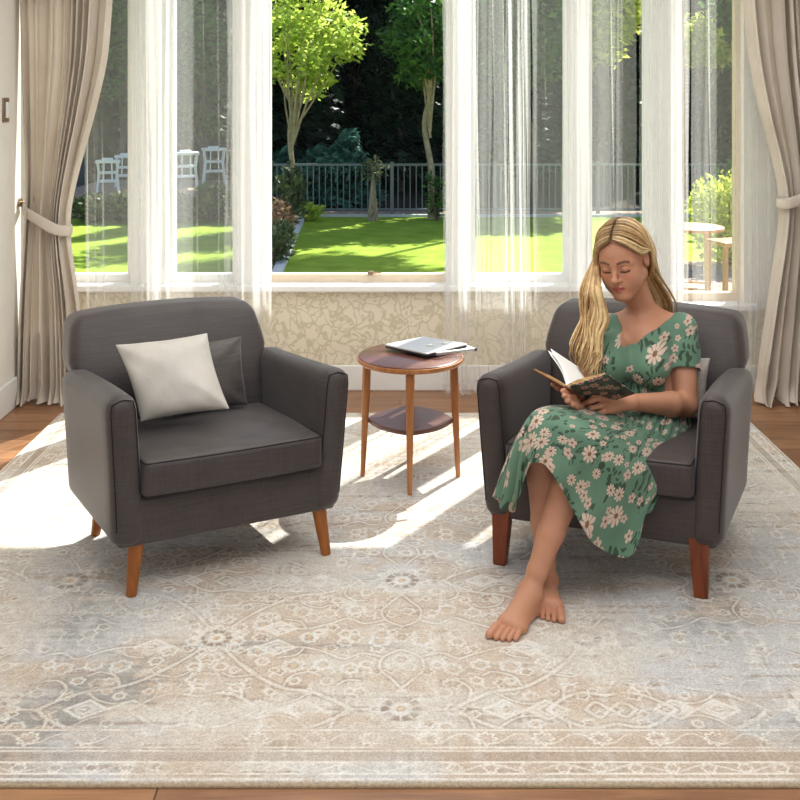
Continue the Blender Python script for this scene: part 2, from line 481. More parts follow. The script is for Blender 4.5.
M['cover_edge']=plain('brown_board',srgb(120,70,48)[:3],.6,.2)
# ---------------------------------------------------------------- room shell
WD=5.6                                   # inner face of the window wall
S=FPX/WD
def X(px): return (px-400)/S
ZS=wz(284,WD)                            # top of the sill
WL=wx(18,5.366)                          # left wall
WR=2.55
ZT,ZC,YB=2.5,2.75,-2.6
struct('floor',MB().box((WL-.1,YB,-.08),(WR+.1,WD+.16,0)),M['floor'])
struct('ceiling',MB().box((WL-.1,YB,ZC),(WR+.1,WD+.16,ZC+.1)),M['ceiling_paint'])
struct('wall_left',MB().box((WL-.12,YB,0),(WL,WD+.16,ZC)),M['wall_paint'])
struct('wall_right',MB().box((WR,YB,0),(WR+.12,WD+.16,ZC)),M['wall_paint'])
posts=[(130,167),(236,264),(452,471),(571,589),(652,682)]
ZL=wz(303,WD)                            # the rightmost window reaches lower
X6=X(681); XE=X(744)
wb=MB()
wb.box((WL,WD,0),(X6,WD+.16,ZS-.035)); wb.box((X6,WD,0),(WR,WD+.16,ZL-.03))
struct('wall_back',wb,M['wallpaper'])
ub=MB(); ub.box((WL,WD,ZT),(WR,WD+.16,ZC)); ub.box((XE,WD,ZL-.03),(WR,WD+.16,ZT)); ub.box((WL,WD,ZS-.035),(X(58),WD+.16,ZT))
struct('wall_back_upper',ub,M['wall_paint'])
for i,(a,b) in enumerate(posts):
    lo=ZS-.035 if i<4 else ZL-.03
    o=struct('trim_%d'%(i+1),MB().box((X(a),WD+.0,ZS-.035),(X(b),WD+.16,ZT)),M['white_paint']); bevel(o,.008)
def sill(n,x0,x1,z):
    o=struct('trim_%d'%n,MB().box((x0,WD-.05,z-.035),(x1,WD+.16,z)),M['white_paint']); bevel(o,.008)
sill(6,WL,X6,ZS); sill(7,X6+.001,XE+.06,ZL)
def baseboard(name,lo,hi,ax):
    m=MB(); m.box(lo,hi)
    lo2=list(lo); hi2=list(hi); lo2[2]=hi[2]-.02; 
    o=struct(name,m,M['white_paint']); bevel(o,.006,3)
baseboard('baseboard_back',(WL,WD-.018,0),(WR,WD,.135),0)
baseboard('baseboard_left',(WL,YB,0),(WL+.018,WD-.02,.15),1)
baseboard('baseboard_right',(WR-.018,YB,0),(WR,WD-.02,.15),1)
spans=[(58,130,ZS),(167,236,ZS),(264,452,ZS),(471,571,ZS),(589,652,ZS),(682,744,ZL)]
for i,(a,b,z0) in enumerate(spans):
    x0,x1=X(a),X(b); w=.028
    fm=MB()
    y0,y1=WD+.06,WD+.115
    fm.box((x0,y0,z0),(x0+w,y1,ZT)); fm.box((x1-w,y0,z0),(x1,y1,ZT))
    fm.box((x0+w,y0,ZT-w),(x1-w,y1,ZT))
    bot=MB().box((x0+w,y0,z0),(x1-w,y1,z0+.042))
    root=thing('window_%d'%(i+1),None,None,((x0+x1)/2,WD+.09,z0)); root['kind']='structure'
    loc=np.array(root.location)
    obj('window_frame',fm.shift(-loc),M['white_paint'] if i!=5 else M['cream_paint'],root,False)
    obj('bottom_rail',bot.shift(-loc),M['cream_paint'] if i in (2,5) else M['white_paint'],root,False)
    obj('glass_pane',MB().box((x0+w,WD+.086,z0+.042),(x1-w,WD+.09,ZT-w)).shift(-loc),M['glass'],root,False)
    if i==2:
        lx=X(372); lz=z0+.05
        h=MB().tube([(lx-.02,y0-.012,lz),(lx+.05,y0-.018,lz+.003)],[.006,.004],8)
        h.rbox((lx-.025,y0-.02,lz-.012),(lx+.005,y0,lz+.012),.005,1)
        obj('latch',h.shift(-loc),M['brass'],root)
# light switch on the left wall
t=thing('light_switch','small white rocker switch in a dark plate on the left wall','light switch',(WL,FPX*abs(WL)/395,wz(110,FPX*abs(WL)/395)))
obj('switch_plate',MB().rbox((0,-.04,-.06),(.008,.04,.06),.004,1),M['brass'],t)
obj('rocker',MB().rbox((.008,-.018,-.04),(.016,.018,.04),.003,1),M['white_paint'],t)

# ---------------------------------------------------------------- rug
RX0,RX1,RY0,RY1=-1.675,1.685,2.405,5.17
def build_rug():
    h=.0032
    nx=int((RX1-RX0)/h); ny=int((RY1-RY0)/h)
    xs=np.linspace(RX0,RX1,nx); ys=np.linspace(RY0,RY1,ny)
    Xg,Yg=np.meshgrid(xs,ys)                   # [ny,nx]
    cx=0.005; cy=2.688; Tx,Ty=1.07,.706
    wob=.010
    Xw=Xg+wob*(fbm(Xg*9,Yg*9,3,2)-.5); Yw=Yg+wob*(fbm(Xg*9,Yg*9,8,2)-.5)
    u=np.abs((Xw-cx+Tx/2)%Tx-Tx/2); v=np.abs((Yw-cy+Ty/2)%Ty-Ty/2)      # mirrored tile
    u2=np.abs((Xw-cx)%Tx-Tx/2); v2=np.abs((Yw-cy)%Ty-Ty/2)              # seen from the tile corner
    n1=fbm(Xg*2.2,Yg*2.2,21,4); n2=fbm(Xg*4,Yg*11,31,4); n3=fbm(Xg*3.1+9,Yg*3.1,41,5); n4=fbm(Xg*26,Yg*26,51,3)
    streak=fbm(Xg*3,Yg*70,61,3); streak2=fbm(Xg*80,Yg*4,66,2)
    C=lambda r,g,b: np.array(srgb(r,g,b)[:3])
    beige=C(192,184,174); grey=C(182,180,178); tan=C(180,162,144); cream=C(220,215,208); slate=C(124,128,128); brown=C(142,124,108)
    base=beige+(grey-beige)*smooth01(n1,.42,.62)[...,None]
    base=base+(tan-base)*(smooth01(n2*.5+n3*.5,.46,.62)*.75)[...,None]
    base=base+(brown-base)*(smooth01(streak*.6+n4*.4,.55,.75)*.62)[...,None]
    base=base+(cream-base)*(smooth01(streak2*.5+n4*.5,.55,.75)*.4)[...,None]
    n5=fbm(Xg*55,Yg*75,91,3); base=base*(.86+.28*n5)[...,None]
    # worn slate patches
    def patch(x,y,rx,ry,s):
        return s*np.clip(1.25-np.sqrt(((Xg-x)/rx)**2+((Yg-y)/ry)**2)+(n3-.5)*2.2,0,1)
    pt=np.maximum.reduce([patch(-.82,2.72,.22,.26,.68),patch(-.95,3.15,.2,.25,.7),patch(-1.3,2.5,.35,.08,.6),patch(.9,3.1,.18,.3,.45),patch(1.02,2.6,.2,.1,.6),patch(-.38,3.0,.3,.03,.5),patch(1.3,4.2,.3,.5,.5),patch(-1.3,4.1,.3,.6,.5)])
    pt=pt*smooth01(n4*.6+streak*.4,.30,.58)
    base=base+(slate-base)*pt[...,None]
    white=np.zeros_like(Xg); dark=np.zeros_like(Xg); gold=np.zeros_like(Xg); fillm=np.zeros_like(Xg)
    def seg(a,b,uu=u,vv=v):
        ax,ay=a; bx,by=b; dx,dy=bx-ax,by-ay; L=dx*dx+dy*dy+1e-12
        t=np.clip(((uu-ax)*dx+(vv-ay)*dy)/L,0,1)
        return np.hypot(uu-ax-t*dx,vv-ay-t*dy)
    def stroke(d,w): return 1-smooth01(d,w*.6,w*1.3)
    def poly(pts,w,uu=u,vv=v):
        p=spline(np.array(pts),len(pts)*4)
        out=np.zeros_like(u)
        d=np.full_like(u,9.)
        for i in range(len(p)-1): d=np.minimum(d,seg(p[i],p[i+1],uu,vv))
        return d
    def rosette(x,y,R,npet,uu,vv,rot=0.):
        dx=uu-x; dy=vv-y; r=np.hypot(dx,dy); a=np.arctan2(dy,dx)+rot
        pet=R*(.62+.38*np.abs(np.cos(a*npet/2))**.6)
        return r,pet
    # main medallions
    for (uu,vv,R) in ((u,v,.085),(u2,v2,.07)):
        r,pet=rosette(0,0,R,12,uu,vv)
        white=np.maximum(white,stroke(np.abs(r-pet),.006))
        fillm=np.maximum(fillm,(r<pet)*.55)
        r2,pet2=rosette(0,0,R*.7,10,uu,vv)
        dark=np.maximum(dark,(1-smooth01(np.abs(r2-R*.5),R*.10,R*.16))*(np.abs(np.cos(np.arctan2(vv,uu)*5))>.35))
        white=np.maximum(white,stroke(np.abs(r2-R*.22),.005)); gold=np.maximum(gold,(r2<R*.14)*1.)
    # lattice arms
    ARMS=[([(.085,0),(.13,.0),(.17,.035),(.24,.08),(.32,.10),(.40,.16),(.45,.215)],.0075),
          ([(.17,.035),(.18,.09),(.15,.13),(.11,.13)],.005),
          ([(.32,.10),(.30,.155),(.25,.175),(.22,.155)],.005),
          ([(.24,.08),(.28,.04),(.33,.025),(.37,.04)],.005),
          ([(.0,.09),(.03,.14),(.06,.19),(.05,.25),(.0,.29)],.005),
          ([(.05,.25),(.11,.27),(.16,.24),(.21,.27),(.28,.30),(.36,.30)],.006),
          ([(.28,.30),(.30,.26),(.35,.245)],.0045),
          ([(.535,.0),(.50,.03),(.47,.0)],.006),([(.535,.06),(.47,.075),(.42,.05),(.37,.0)],.007),
          ([(.42,.05),(.43,.10),(.47,.12)],.005),([(.13,.0),(.2,-.01),(.26,.0)],.006),([(.45,.215),(.48,.26),(.50,.29)],.006),
          ([(.40,.16),(.46,.15),(.49,.17)],.0045)]
    arms=[(p,w*.72) for p,w in ARMS]
    for pts,w in arms:
        d=poly(pts,w); white=np.maximum(white,.82*stroke(d,w)); dark=np.maximum(dark,.45*stroke(np.abs(d-w*1.9),.0035))
    # lily heads
    for (x,y) in ((.37,.0),(.26,.0),(.36,.30)):
        d=np.abs(u-x)/.055+np.abs(v-y)/.04
        white=np.maximum(white,stroke(np.abs(d-1)*.03,.004)); fillm=np.maximum(fillm,(d<1)*.7); white=np.maximum(white,stroke(np.abs(d-.5)*.03,.0025)*.7)
    # small blossoms
    rr=np.random.default_rng(5)
    fl=[(.30,.205,.03),(.11,.075,.022),(.22,.21,.026),(.14,.19,.028),(.41,.28,.028),(.47,.335,.02),(.06,.335,.03),(.16,.33,.024),(.27,.345,.02),(.44,.10,.02),(.52,.14,.03),(.50,.2,.02),(.33,.06,.016),(.02,.2,.02),(.20,.13,.018),(.39,.225,.02),(.29,.13,.016),(.095,.21,.018),(.52,.25,.022)]
    for (x,y,R) in fl:
        r,pet=rosette(x,y,R,6,u,v,x*40)
        white=np.maximum(white,.9*stroke(np.abs(r-pet),.0038)); fillm=np.maximum(fillm,(r<pet)*.4); gold=np.maximum(gold,(r<R*.25)*.8); dark=np.maximum(dark,.5*stroke(np.abs(r-R*.42),.003))
    for (px_,py_,ox,oy,R,np_) in ((.135,.118,0,0,.026,6),(.135,.118,.0675,.059,.019,5),(.107,.101,.03,.02,.014,4)):
        uu=(Xw-cx+ox+px_/2)%px_-px_/2; vv=(Yw-cy+oy+py_/2)%py_-py_/2
        r=np.hypot(uu,vv); a=np.arctan2(vv,uu); pet=R*(.6+.4*np.abs(np.cos(a*np_/2)))
        gate=smooth01(fbm(Xg*6+ox*50,Yg*6,71+np_,3),.41,.52)
        white=np.maximum(white,.95*gate*stroke(np.abs(r-pet),.0032)); dark=np.maximum(dark,.65*gate*stroke(np.abs(r-pet*.5),.003)); gold=np.maximum(gold,gate*(r<R*.22)*.7)
        vine=np.abs(vv-.022*np.sin((Xw+ox)*2*PI/px_*1.0+3*oy))
        white=np.maximum(white,.45*gate*stroke(vine,.0026))
    # wear of the motif
    keep=.2+.8*smooth01(n3*.5+n4*.5,.36,.6)
    # borders
    e=np.minimum.reduce([Xg-RX0,RX1-Xg,Yg-RY0,RY1-Yg])
    field=smooth01(e,.20,.205)
    base=base+(cream-base)*(fillm*keep*field*.5)[...,None]
    base=base+(brown*.8-base)*(dark*keep*field*.75)[...,None]
    base=base+(C(196,160,110)-base)*(gold*keep*field*.6)[...,None]
    base=base+(C(226,220,211)-base)*(white*keep*field*.6)[...,None]
    along=np.where((Xg-RX0==e)|(RX1-Xg==e),Yg,Xg)
    ln=np.zeros_like(e)
    for q in (.012,.030,.072,.115,.128,.196): ln=np.maximum(ln,stroke(np.abs(e-q),.003))
    bx=(along%.085)-.0425; rb=np.hypot(bx,e-.051); ab=np.arctan2(e-.051,bx)
    ln=np.maximum(ln,stroke(np.abs(rb-.017*(.6+.4*np.abs(np.cos(ab*3)))),.0028))
    ln=np.maximum(ln,stroke(np.abs(e-.051-.013*np.sin(along*37)),.003)*.7)
    bx2=(along%.14)-.07; rb2=np.hypot(bx2,e-.162)
    ln=np.maximum(ln,stroke(np.abs(rb2-.026*(.6+.4*np.abs(np.cos(np.arctan2(e-.162,bx2)*4)))),.0032))
    ln=np.maximum(ln,stroke(np.abs(e-.162-.02*np.sin(along*44.8+1)),.003)*.6)
    bm=1-field
    base=base+(tan*.95-base)*(bm*.35*smooth01(n2,.4,.6))[...,None]
    base=base+(brown-base)*(bm*.35*(1-smooth01(np.abs(e-.094),.014,.02)))[...,None]
    base=base+(C(232,224,212)-base)*(ln*keep*bm*.75)[...,None]
    base=base+(C(168,150,124)-base)*((1-smooth01(e,.004,.008)))[...,None]
    pile=.0012*(n4-.5)
    Z=.014+pile-.008*(1-smooth01(e,0,.012))
    V=np.stack([Xg,Yg,Z],-1).reshape(-1,3)
    idx=np.arange(nx*ny).reshape(ny,nx)
    Q=np.stack([idx[:-1,:-1],idx[:-1,1:],idx[1:,1:],idx[1:,:-1]],-1).reshape(-1,4)
    # skirt of the rug down to the floor
    ring=np.concatenate([idx[0,:],idx[1:,-1],idx[-1,-2::-1],idx[-2:0:-1,0]])
    low=V[ring].copy(); low[:,2]=.0005
    b0=len(V); m=len(ring); V=np.concatenate([V,low])
    nxt=np.roll(np.arange(m),-1)
    Q2=np.stack([ring,np.arange(m)+b0,nxt+b0,ring[nxt]],-1)
    colr=np.concatenate([base.reshape(-1,3),np.tile(C(150,132,106),(m,1))])
    o_=np.array([(RX0+RX1)/2,(RY0+RY1)/2,0])
    me=fast_mesh('area_rug',V-o_,np.concatenate([Q,Q2]),col=colr)
    o=link('area_rug',me,M['rug']); o.location=o_
    tag(o,'large faded beige and grey patterned rug under both armchairs','rug')
build_rug()

# ---------------------------------------------------------------- curtains
def sheet(rows, thick=0.0):
    m=MB().grid(rows); return m
def drape_curtain(name,label,cat,edges,tie,dep,nf,amp,seed,mat,puddle=.0,group=None):
    """edges: list of (z, xl, xr); pleats are gathered where the edges come close"""
    rng=np.random.default_rng(seed)
    E=np.array(sorted(edges)); zs=np.concatenate([np.linspace(0.006,.12,14)[:-1],np.linspace(.12,ZT+.12,90)])
    # monotone cubic-ish interpolation through the edge table
    xl=np.interp(zs,E[:,0],E[:,1]); xr=np.interp(zs,E[:,0],E[:,2])
    k=np.array([1,2,3,4,3,2,1.]); k/=k.sum()
    pad=lambda a: np.convolve(np.pad(a,3,mode='edge'),k,'valid')
    for _ in range(3): xl,xr=pad(xl),pad(xr)
    n=nf*18; u=np.linspace(0,1,n)
    ph=np.cumsum(1+.55*np.sin(u*2*PI*rng.uniform(1.5,2.5)+rng.uniform(0,6))+.25*np.sin(u*2*PI*5.3+1)); ph=ph/ph[-1]*2*PI*nf
    G=np.zeros((len(zs),n,3))
    wmax=(xr-xl).max()
    for i,z in enumerate(zs):
        w=xr[i]-xl[i]; g=w/wmax
        ph2=ph+.35*np.sin(z*1.7+u*5)+.2*np.sin(z*3.1+u*11)
        a=amp*(.9+.4*np.sin(u*17+z*.8))*(1.0 if z>tie else 1.05)
        side=.35*w/nf*np.sin(2*ph2)*.6
        y=a*np.sin(ph2)+.35*a*np.sin(2.3*ph2+z*.9)*.5
        bulge=-.05*np.exp(-((z-tie)/.12)**2)*0
        x=xl[i]+u*w+side
        f=0
        if z<.12:
            q=(.12-z)/.12
            y=y-puddle*q*q*(.6+.5*np.sin(u*23)+.3*np.sin(u*51)); x=x+.02*q*q*np.sin(u*31)
        G[i,:,0]=x; G[i,:,1]=dep+y+bulge; G[i,:,2]=z+(.0 if z>.12 else .010*(1-z/.12)*(1+np.sin(u*37)))
    return G
DD=5.36
def zat(py,d=DD): return wz(py,d)
def xat(px,d=DD): return wx(px,d)
LE=[(ZT+.12,xat(17),xat(118)),(zat(0),xat(20),xat(112)),(zat(60),xat(22),xat(107)),(zat(120),xat(25),xat(92)),(zat(170),xat(28),xat(78)),(zat(205),xat(28),xat(70)),(zat(228),xat(27),xat(68)),(zat(255),xat(25),xat(72)),(zat(300),xat(22),xat(80)),(zat(350),xat(20),xat(84)),(zat(395),xat(19),xat(86)),(0,xat(19),xat(88))]
root=thing('drape','heavy beige linen drape tied back at the left wall','curtain',(xat(48),DD,0),0,None)
loc=np.array(root.location)
G=drape_curtain('drape','','',LE,zat(215),DD,10,.042,3,None,.05)
o=obj('drape_panel',MB().grid(G-loc),M['drape'],root,angle=80)
def band(pts,wid,thick):
    """flat strap following pts, width along z"""
    pts=spline(np.array(pts),40); m=MB(); T=np.gradient(pts,axis=0); T/=np.linalg.norm(T,axis=1)[:,None]
    rows=[]
    for p,tg in zip(pts,T):
        nrm=unit(np.cross(tg,[0,0,1])); up=unit(np.cross(nrm,tg))
        sec=[]
        for a in np.linspace(0,2*PI,16,endpoint=False): sec.append(p+nrm*thick*np.cos(a)+up*wid/2*np.sign(np.sin(a))*abs(np.sin(a))**.6)
        rows.append(sec)
    m.grid(np.array(rows),True); return m
tb=[P(23,206,5.40),P(27,213,5.33),P(40,221,5.29),P(54,229,5.285),P(66,231,5.31),P(71,230,5.36),P(68,226,5.42)]
o=obj('tieback',band(tb,.055,.009).shift(-loc),M['drape'],root,angle=80)
hk=thing('curtain_hook','round bronze curtain hook on the wall holding the left drape','hook',(WL,5.38,zat(203)))
obj('rosette',MB().tube([(0,0,0),(.012,0,0)],.022,20),M['brass'],hk)
obj('hook_arm',MB().tube(spline(np.array([(.01,0,0),(.05,-.005,-.005),(.075,-.02,0),(.08,-.02,.03)]),14),.006,8),M['brass'],hk)
RE=[(ZT+.12,xat(742),xat(850)),(zat(0),xat(746),xat(850)),(zat(60),xat(752),xat(850)),(zat(120),xat(764),xat(848)),(zat(165),xat(777),xat(840)),(zat(200),xat(783),xat(836)),(zat(225),xat(782),xat(838)),(zat(270),xat(775),xat(842)),(zat(330),xat(766),xat(846)),(zat(390),xat(757),xat(850)),(0,xat(750),xat(852))]
root=thing('drape','heavy beige linen drape tied back at the right edge of the windows','curtain',(xat(800),DD,0))
loc=np.array(root.location)
G=drape_curtain('drape','','',RE,zat(205),DD,10,.045,9,None,.07)
obj('drape_panel',MB().grid(G-loc),M['drape'],root,angle=80)
tb=[P(782,200,5.42),P(778,203,5.36),P(786,204,5.28),P(800,200,5.275),P(818,195,5.285),P(836,190,5.33),P(842,188,5.42)]
obj('tieback',band(tb,.055,.009).shift(-loc),M['drape'],root,angle=80)

def voile(name,label,parts,dep,zlo,seed,group):
    """parts: (px0,px1,folds,amplitude) from left to right"""
    rng=np.random.default_rng(seed); xs=[];ys=[];tg=[]
    for (a,b,nf,amp) in parts:
        x0,x1=X2(a,dep),X2(b,dep); n=max(8,int(nf*14))
        u=np.linspace(0,1,n,endpoint=False)
        ph=2*PI*nf*(u+.06*np.sin(2*PI*u*2+rng.uniform(0,6)))
        over=.62*(x1-x0)/max(nf,1)*(np.sin(2*ph)) if nf>2.5 else 0*u
        xs.append(x0+(x1-x0)*u+over*.55); ys.append(amp*np.sin(ph)*(.8+.3*np.sin(u*9+seed))); tg.append(np.full(n,nf/max(.01,(x1-x0))))
    xs=np.concatenate(xs); ys=np.concatenate(ys); n=len(xs)
    k=np.ones(5)/5
    ys=np.convolve(np.pad(ys,2,mode='edge'),k,'valid')
    zs=np.linspace(zlo,ZT+.10,46); G=np.zeros((46,n,3)); s=np.linspace(0,1,n)
    for i,z in enumerate(zs):
        w=.006*np.sin(z*1.9+s*40)+.004*np.sin(z*4.1+s*90)
        G[i,:,0]=xs+w; G[i,:,1]=dep+ys*(1+.12*np.sin(z*2+s*20)); G[i,:,2]=z+(.012*np.sin(s*60) if i==0 else 0)
    r=thing(name,label,'curtain',((xs.min()+xs.max())/2,dep,zlo),0,group)
    o=obj('voile_panel',MB().grid(G-np.array(r.location)),M['sheer'],r,angle=180)
    # hem turned up at the bottom
    hm=G[:4].copy(); hm[:,:,1]-=.004; hm[:,:,2]=np.linspace(zlo,zlo+.05,4)[:,None]+hm[:,:,2]*0
    obj('hem',MB().grid(hm-np.array(r.location)),M['sheer'],r,angle=180)
    return r
def X2(px,d): return (px-400)/FPX*d
VG='sheer white voile panels over the windows'
voile('sheer_curtain','sheer white voile panel next to the left beige drape',[(84,104,2.5,.035),(104,132,1.2,.012),(132,150,3,.035)],5.47,.02,1,VG)
voile('sheer_curtain','sheer white voile panel hanging behind the left armchair, left of the clear pane',[(150,171,3,.035),(171,196,1.0,.012),(196,203,1.5,.02),(203,222,.8,.012),(222,273,6,.04)],5.46,.02,2,VG)
voile('sheer_curtain','sheer white voile panel just right of the clear central pane',[(444,478,6,.04),(478,488,.6,.01),(488,494,1.6,.02),(494,504,.6,.01),(504,530,9,.045)],5.46,.02,4,VG)
voile('sheer_curtain','sheer white voile panel between the side table and the woman',[(532,546,2,.02),(546,566,1.0,.012),(566,573,2,.02),(573,582,.8,.012),(581,591,2,.03),(591,612,1.,.012),(612,618,1.6,.02),(618,638,1.,.012)],5.47,.02,5,VG)
voile('sheer_curtain','sheer white voile panel gathered behind the woman and the right armchair',[(640,690,6,.04)],5.46,.02,6,VG)
voile('sheer_curtain','sheer white voile panel next to the right beige drape',[(691,704,.7,.01),(704,712,1.4,.018),(712,740,1.0,.012),(740,775,4,.035),(775,800,3,.035)],5.475,.02,7,VG)
# ---------------------------------------------------------------- armchairs
def armchair(label, loc, rz, fab, legmat, square, sgn):
    r=thing('armchair',label,'armchair',loc,rz)
    zb=.168                                                     # underside of the body
    def set_(v,extra=0.):                                       # the body stands slightly out of square on its legs
        v=np.array(v,float); v[:,0]+=sgn*(.012+.09*(v[:,1]+.28)+extra); return v
    def basefn(v):
        v=v.copy(); k=np.clip((.30-v[:,2])/.13,0,1); v[:,1]+=.012*k*(v[:,1]<0); v[:,0]*=1-.012*k; return set_(v)
    obj('seat_base',MB().rbox((-.372,-.285,zb),(.372,.30,.325),.018,(8,6,2),basefn),fab,r,angle=60)
    for s in (-1,1):
        def armfn(v,s=s):
            v=np.array(v,float)
            t=np.clip((v[:,2]-zb)/.46,0,1)
            c=.342; hx=v[:,0]*s-c                                # across the arm
            v[:,0]=s*(c+hx*(1-.04*t)+ .022*t**1.2 - .010*(1-t))
            fr=np.clip((-v[:,1]+.30)/.6,0,1)
            v[:,2]+=(.044*fr-.006-.10*hx)*t**2                   # rises a little to the front
            v[:,1]+=.024*(1-t)*(v[:,1]<-.15)-.004*np.sin(PI*t)*(v[:,1]<-.2)
            v[:,0]-=s*.010*np.sin(PI*np.clip((v[:,1]+.3)/.6,0,1))*t   # inner hollow
            return set_(v)
        lo_,hi_=sorted_box((s*.292,-.312,zb+.001),(s*.394,.285,.618)); rr_=.044
        a=obj('armrest',MB().rbox(lo_,hi_,rr_,(3,10,10),armfn),fab,r,angle=80)
        xi,xo=s*.292,s*.392; k=rr_*.25
        path=[(xi+s*k,-.312+k,.335),(xi+s*k,-.312+k,.45),(xi+s*k,-.312+k,.574),(xi+s*.016,-.312+k,.600),(xi+s*.044,-.312+k,.618-k),(xo-s*.044,-.312+k,.618-k),(xo-s*.016,-.312+k,.600),(xo-s*k,-.312+k,.574),(xo-s*k,-.312+k,.42),(xo-s*k,-.312+k,.20)]
        fine=np.concatenate([np.linspace(path[q],path[q+1],8,endpoint=False) for q in range(len(path)-1)])
        obj('arm_piping',MB().tube(armfn(fine),.0018,6),M['piping'],a)
    # back: tall slab, raked, softly crowned, shoulders widening down to the arms
    def backfn(v):
        v=np.array(v,float); z=v[:,2]; t=np.clip((z-.30)/.50,0,1); x=v[:,0]; ax=np.clip(np.abs(x)/.37,0,1)
        v[:,2]=z-.020*t**2*ax**2.2-.016*t**3*np.clip((ax-.86)/.14,0,1)**2
        v[:,0]=x*(.93+.075*smooth01(z,.56,.63)-.085*smooth01(z,.62,.84))
        v[:,1]+=.10*t*t+.05*t
        v[:,1]-=.020*np.cos(np.clip(x/.4,-1,1)*PI/2)*np.sin(PI*np.clip(t*1.1,0,1))*(v[:,1]<.29+.1*t)
        return set_(v,.018)
    b=obj('backrest',MB().rbox((-.362,.150,.26),(.362,.300,.800),.036,(16,3,12),backfn),fab,r,angle=80)
    def cush(v):
        v=np.array(v,float); x=v[:,0]/.30; y=(v[:,1]+.06)/.25
        v[:,2]+=np.where(v[:,2]>.38,.020,-.001)*np.clip(1-x**2,0,1)*np.clip(1-y**2,0,1)
        v[:,1]-=.010*np.clip(1-x**2,0,1)*(v[:,1]<-.2)
        v[:,2]-=.012*np.clip((v[:,1]+.1)/.3,0,1)*(v[:,2]>.38)
        return set_(v)
    clo,chi,cr=(-.300,-.315,.328),(.300,.19,.442),.020
    c=obj('seat_cushion',MB().rbox(clo,chi,cr,(10,10,3),cush),fab,r,angle=80)
    for z in (chi[2]-.006,clo[2]+.006):
        k=.006
        q=[(-.30+k,-.16,z),(-.30+k,-.29,z),(-.294,-.303,z),(-.285,-.315+k,z),(-.1,-.315+k,z),(.1,-.315+k,z),(.285,-.315+k,z),(.294,-.303,z),(.30-k,-.29,z),(.30-k,-.16,z)]
        fine=np.concatenate([np.linspace(q[m_],q[m_+1],6,endpoint=False) for m_ in range(len(q)-1)])
        obj('cushion_piping',MB().tube(cush(fine),.0028,6),M['piping'],c)
    for sx in (-1,1):
        for sy in (-1,1):
            dx=sgn*(.012+.09*(sy*.24+.28))*.35
            foot=np.array([sx*.33+dx,.257*sy,.0135]); top=np.array([sx*.308+dx,.232*sy,zb+.03])
            if square:
                foot=np.array([sx*.325+dx,.257*sy,.0135]); top=np.array([sx*.318+dx,.248*sy-(.0 if sy>0 else -.0),zb+.03])
                o=obj('leg',MB().bar(top,foot,.062,.042),legmat,r,False); bevel(o,.004)
            else:
                o=obj('leg',MB().tube(np.linspace(top,foot,6),np.linspace(.027,.0165,6),20),legmat,r)
    return r
def sorted_box(a,b):
    a=np.array(a);b=np.array(b); return tuple(np.minimum(a,b)),tuple(np.maximum(a,b))
A1=np.array([-.658,3.674]); R1=math.radians(26.6)
A2=np.array([.726,3.648]); R2=math.radians(-20.7)
armchair('grey woven armchair with round tapered legs holding two cushions, left of the side table',(A1[0],A1[1],0),R1,M['grey_fabric'],M['chair_leg'],False,-1)
armchair('brown grey armchair with square cherry legs in which the woman sits',(A2[0],A2[1],0),R2,M['brown_fabric'],M['cherry_leg'],True,1)

def pillow(name,label,cat,bl,br,tl,tr,T,mat,wr=.006,seed=1,n=34):
    bl,br,tl,tr=[np.array(p,float) for p in (bl,br,tl,tr)]
    nrm=unit(np.cross(br-bl,tl-bl)); rng=np.random.default_rng(seed)
    m=MB(); ctr=(bl+br+tl+tr)/4
    us=np.linspace(-1,1,n); U,V=np.meshgrid(us,us,indexing='ij')
    pin=.075
    Uu=U*(1-pin*(1-V**2)**1.0*np.abs(U)**3); Vv=V*(1-pin*(1-U**2)*np.abs(V)**3)
    a=(Uu+1)/2; b=(Vv+1)/2
    base=(bl*((1-a)*(1-b))[...,None]+br*(a*(1-b))[...,None]+tl*((1-a)*b)[...,None]+tr*(a*b)[...,None])
    prof=((1-np.abs(U)**2.6)*(1-np.abs(V)**2.6))
    prof=np.clip(prof,0,1)**.55*T/2
    wrk=wr*np.clip(prof/(T/4),0,1)*(np.sin((np.abs(U)-np.abs(V))*9+seed)*np.exp(-((1-np.abs(U))**2+(1-np.abs(V))**2)/.5)+.5*np.sin(U*5+V*3+seed))
    corner=np.exp(-((1-np.abs(U))**2+(1-np.abs(V))**2)/.12)*.3
    for sgn in (1,-1):
        G=base+nrm*((prof+wrk*(1+2*corner))*sgn)[...,None]
        if sgn<0: G=G[::-1]
        m.grid(G[::-1] if True else G)
    # weld later: close by shared rim positions
    o_=np.array([ctr[0],ctr[1],min(bl[2],br[2])])
    m.shift(-o_)
    o=obj(name,m,mat,None,angle=180); o.location=o_
    import bmesh
    bm=bmesh.new(); bm.from_mesh(o.data); bmesh.ops.remove_doubles(bm,verts=bm.verts,dist=.0004); bmesh.ops.recalc_face_normals(bm,faces=bm.faces)
    bm.to_mesh(o.data); bm.free()
    for p in o.data.polygons: p.use_smooth=True
    sb=o.modifiers.new('sub','SUBSURF'); sb.levels=1; sb.render_levels=1
    return tag(o,label,cat)
def local(A,R,x,y,z):
    c,s=math.cos(R),math.sin(R); return np.array([A[0]+x*c-y*s,A[1]+x*s+y*c,z])
L1=lambda x,y,z: local(A1,R1,x,y,z)
L2=lambda x,y,z: local(A2,R2,x,y,z)
pillow('throw_pillow','dark grey cushion leaning on the armchair back behind the pale one','cushion',L1(-.16,.07,.452),L1(.165,.09,.45),L1(-.16,.150,.69),L1(.165,.170,.69),.10,M['dark_pillow'],.004,3)
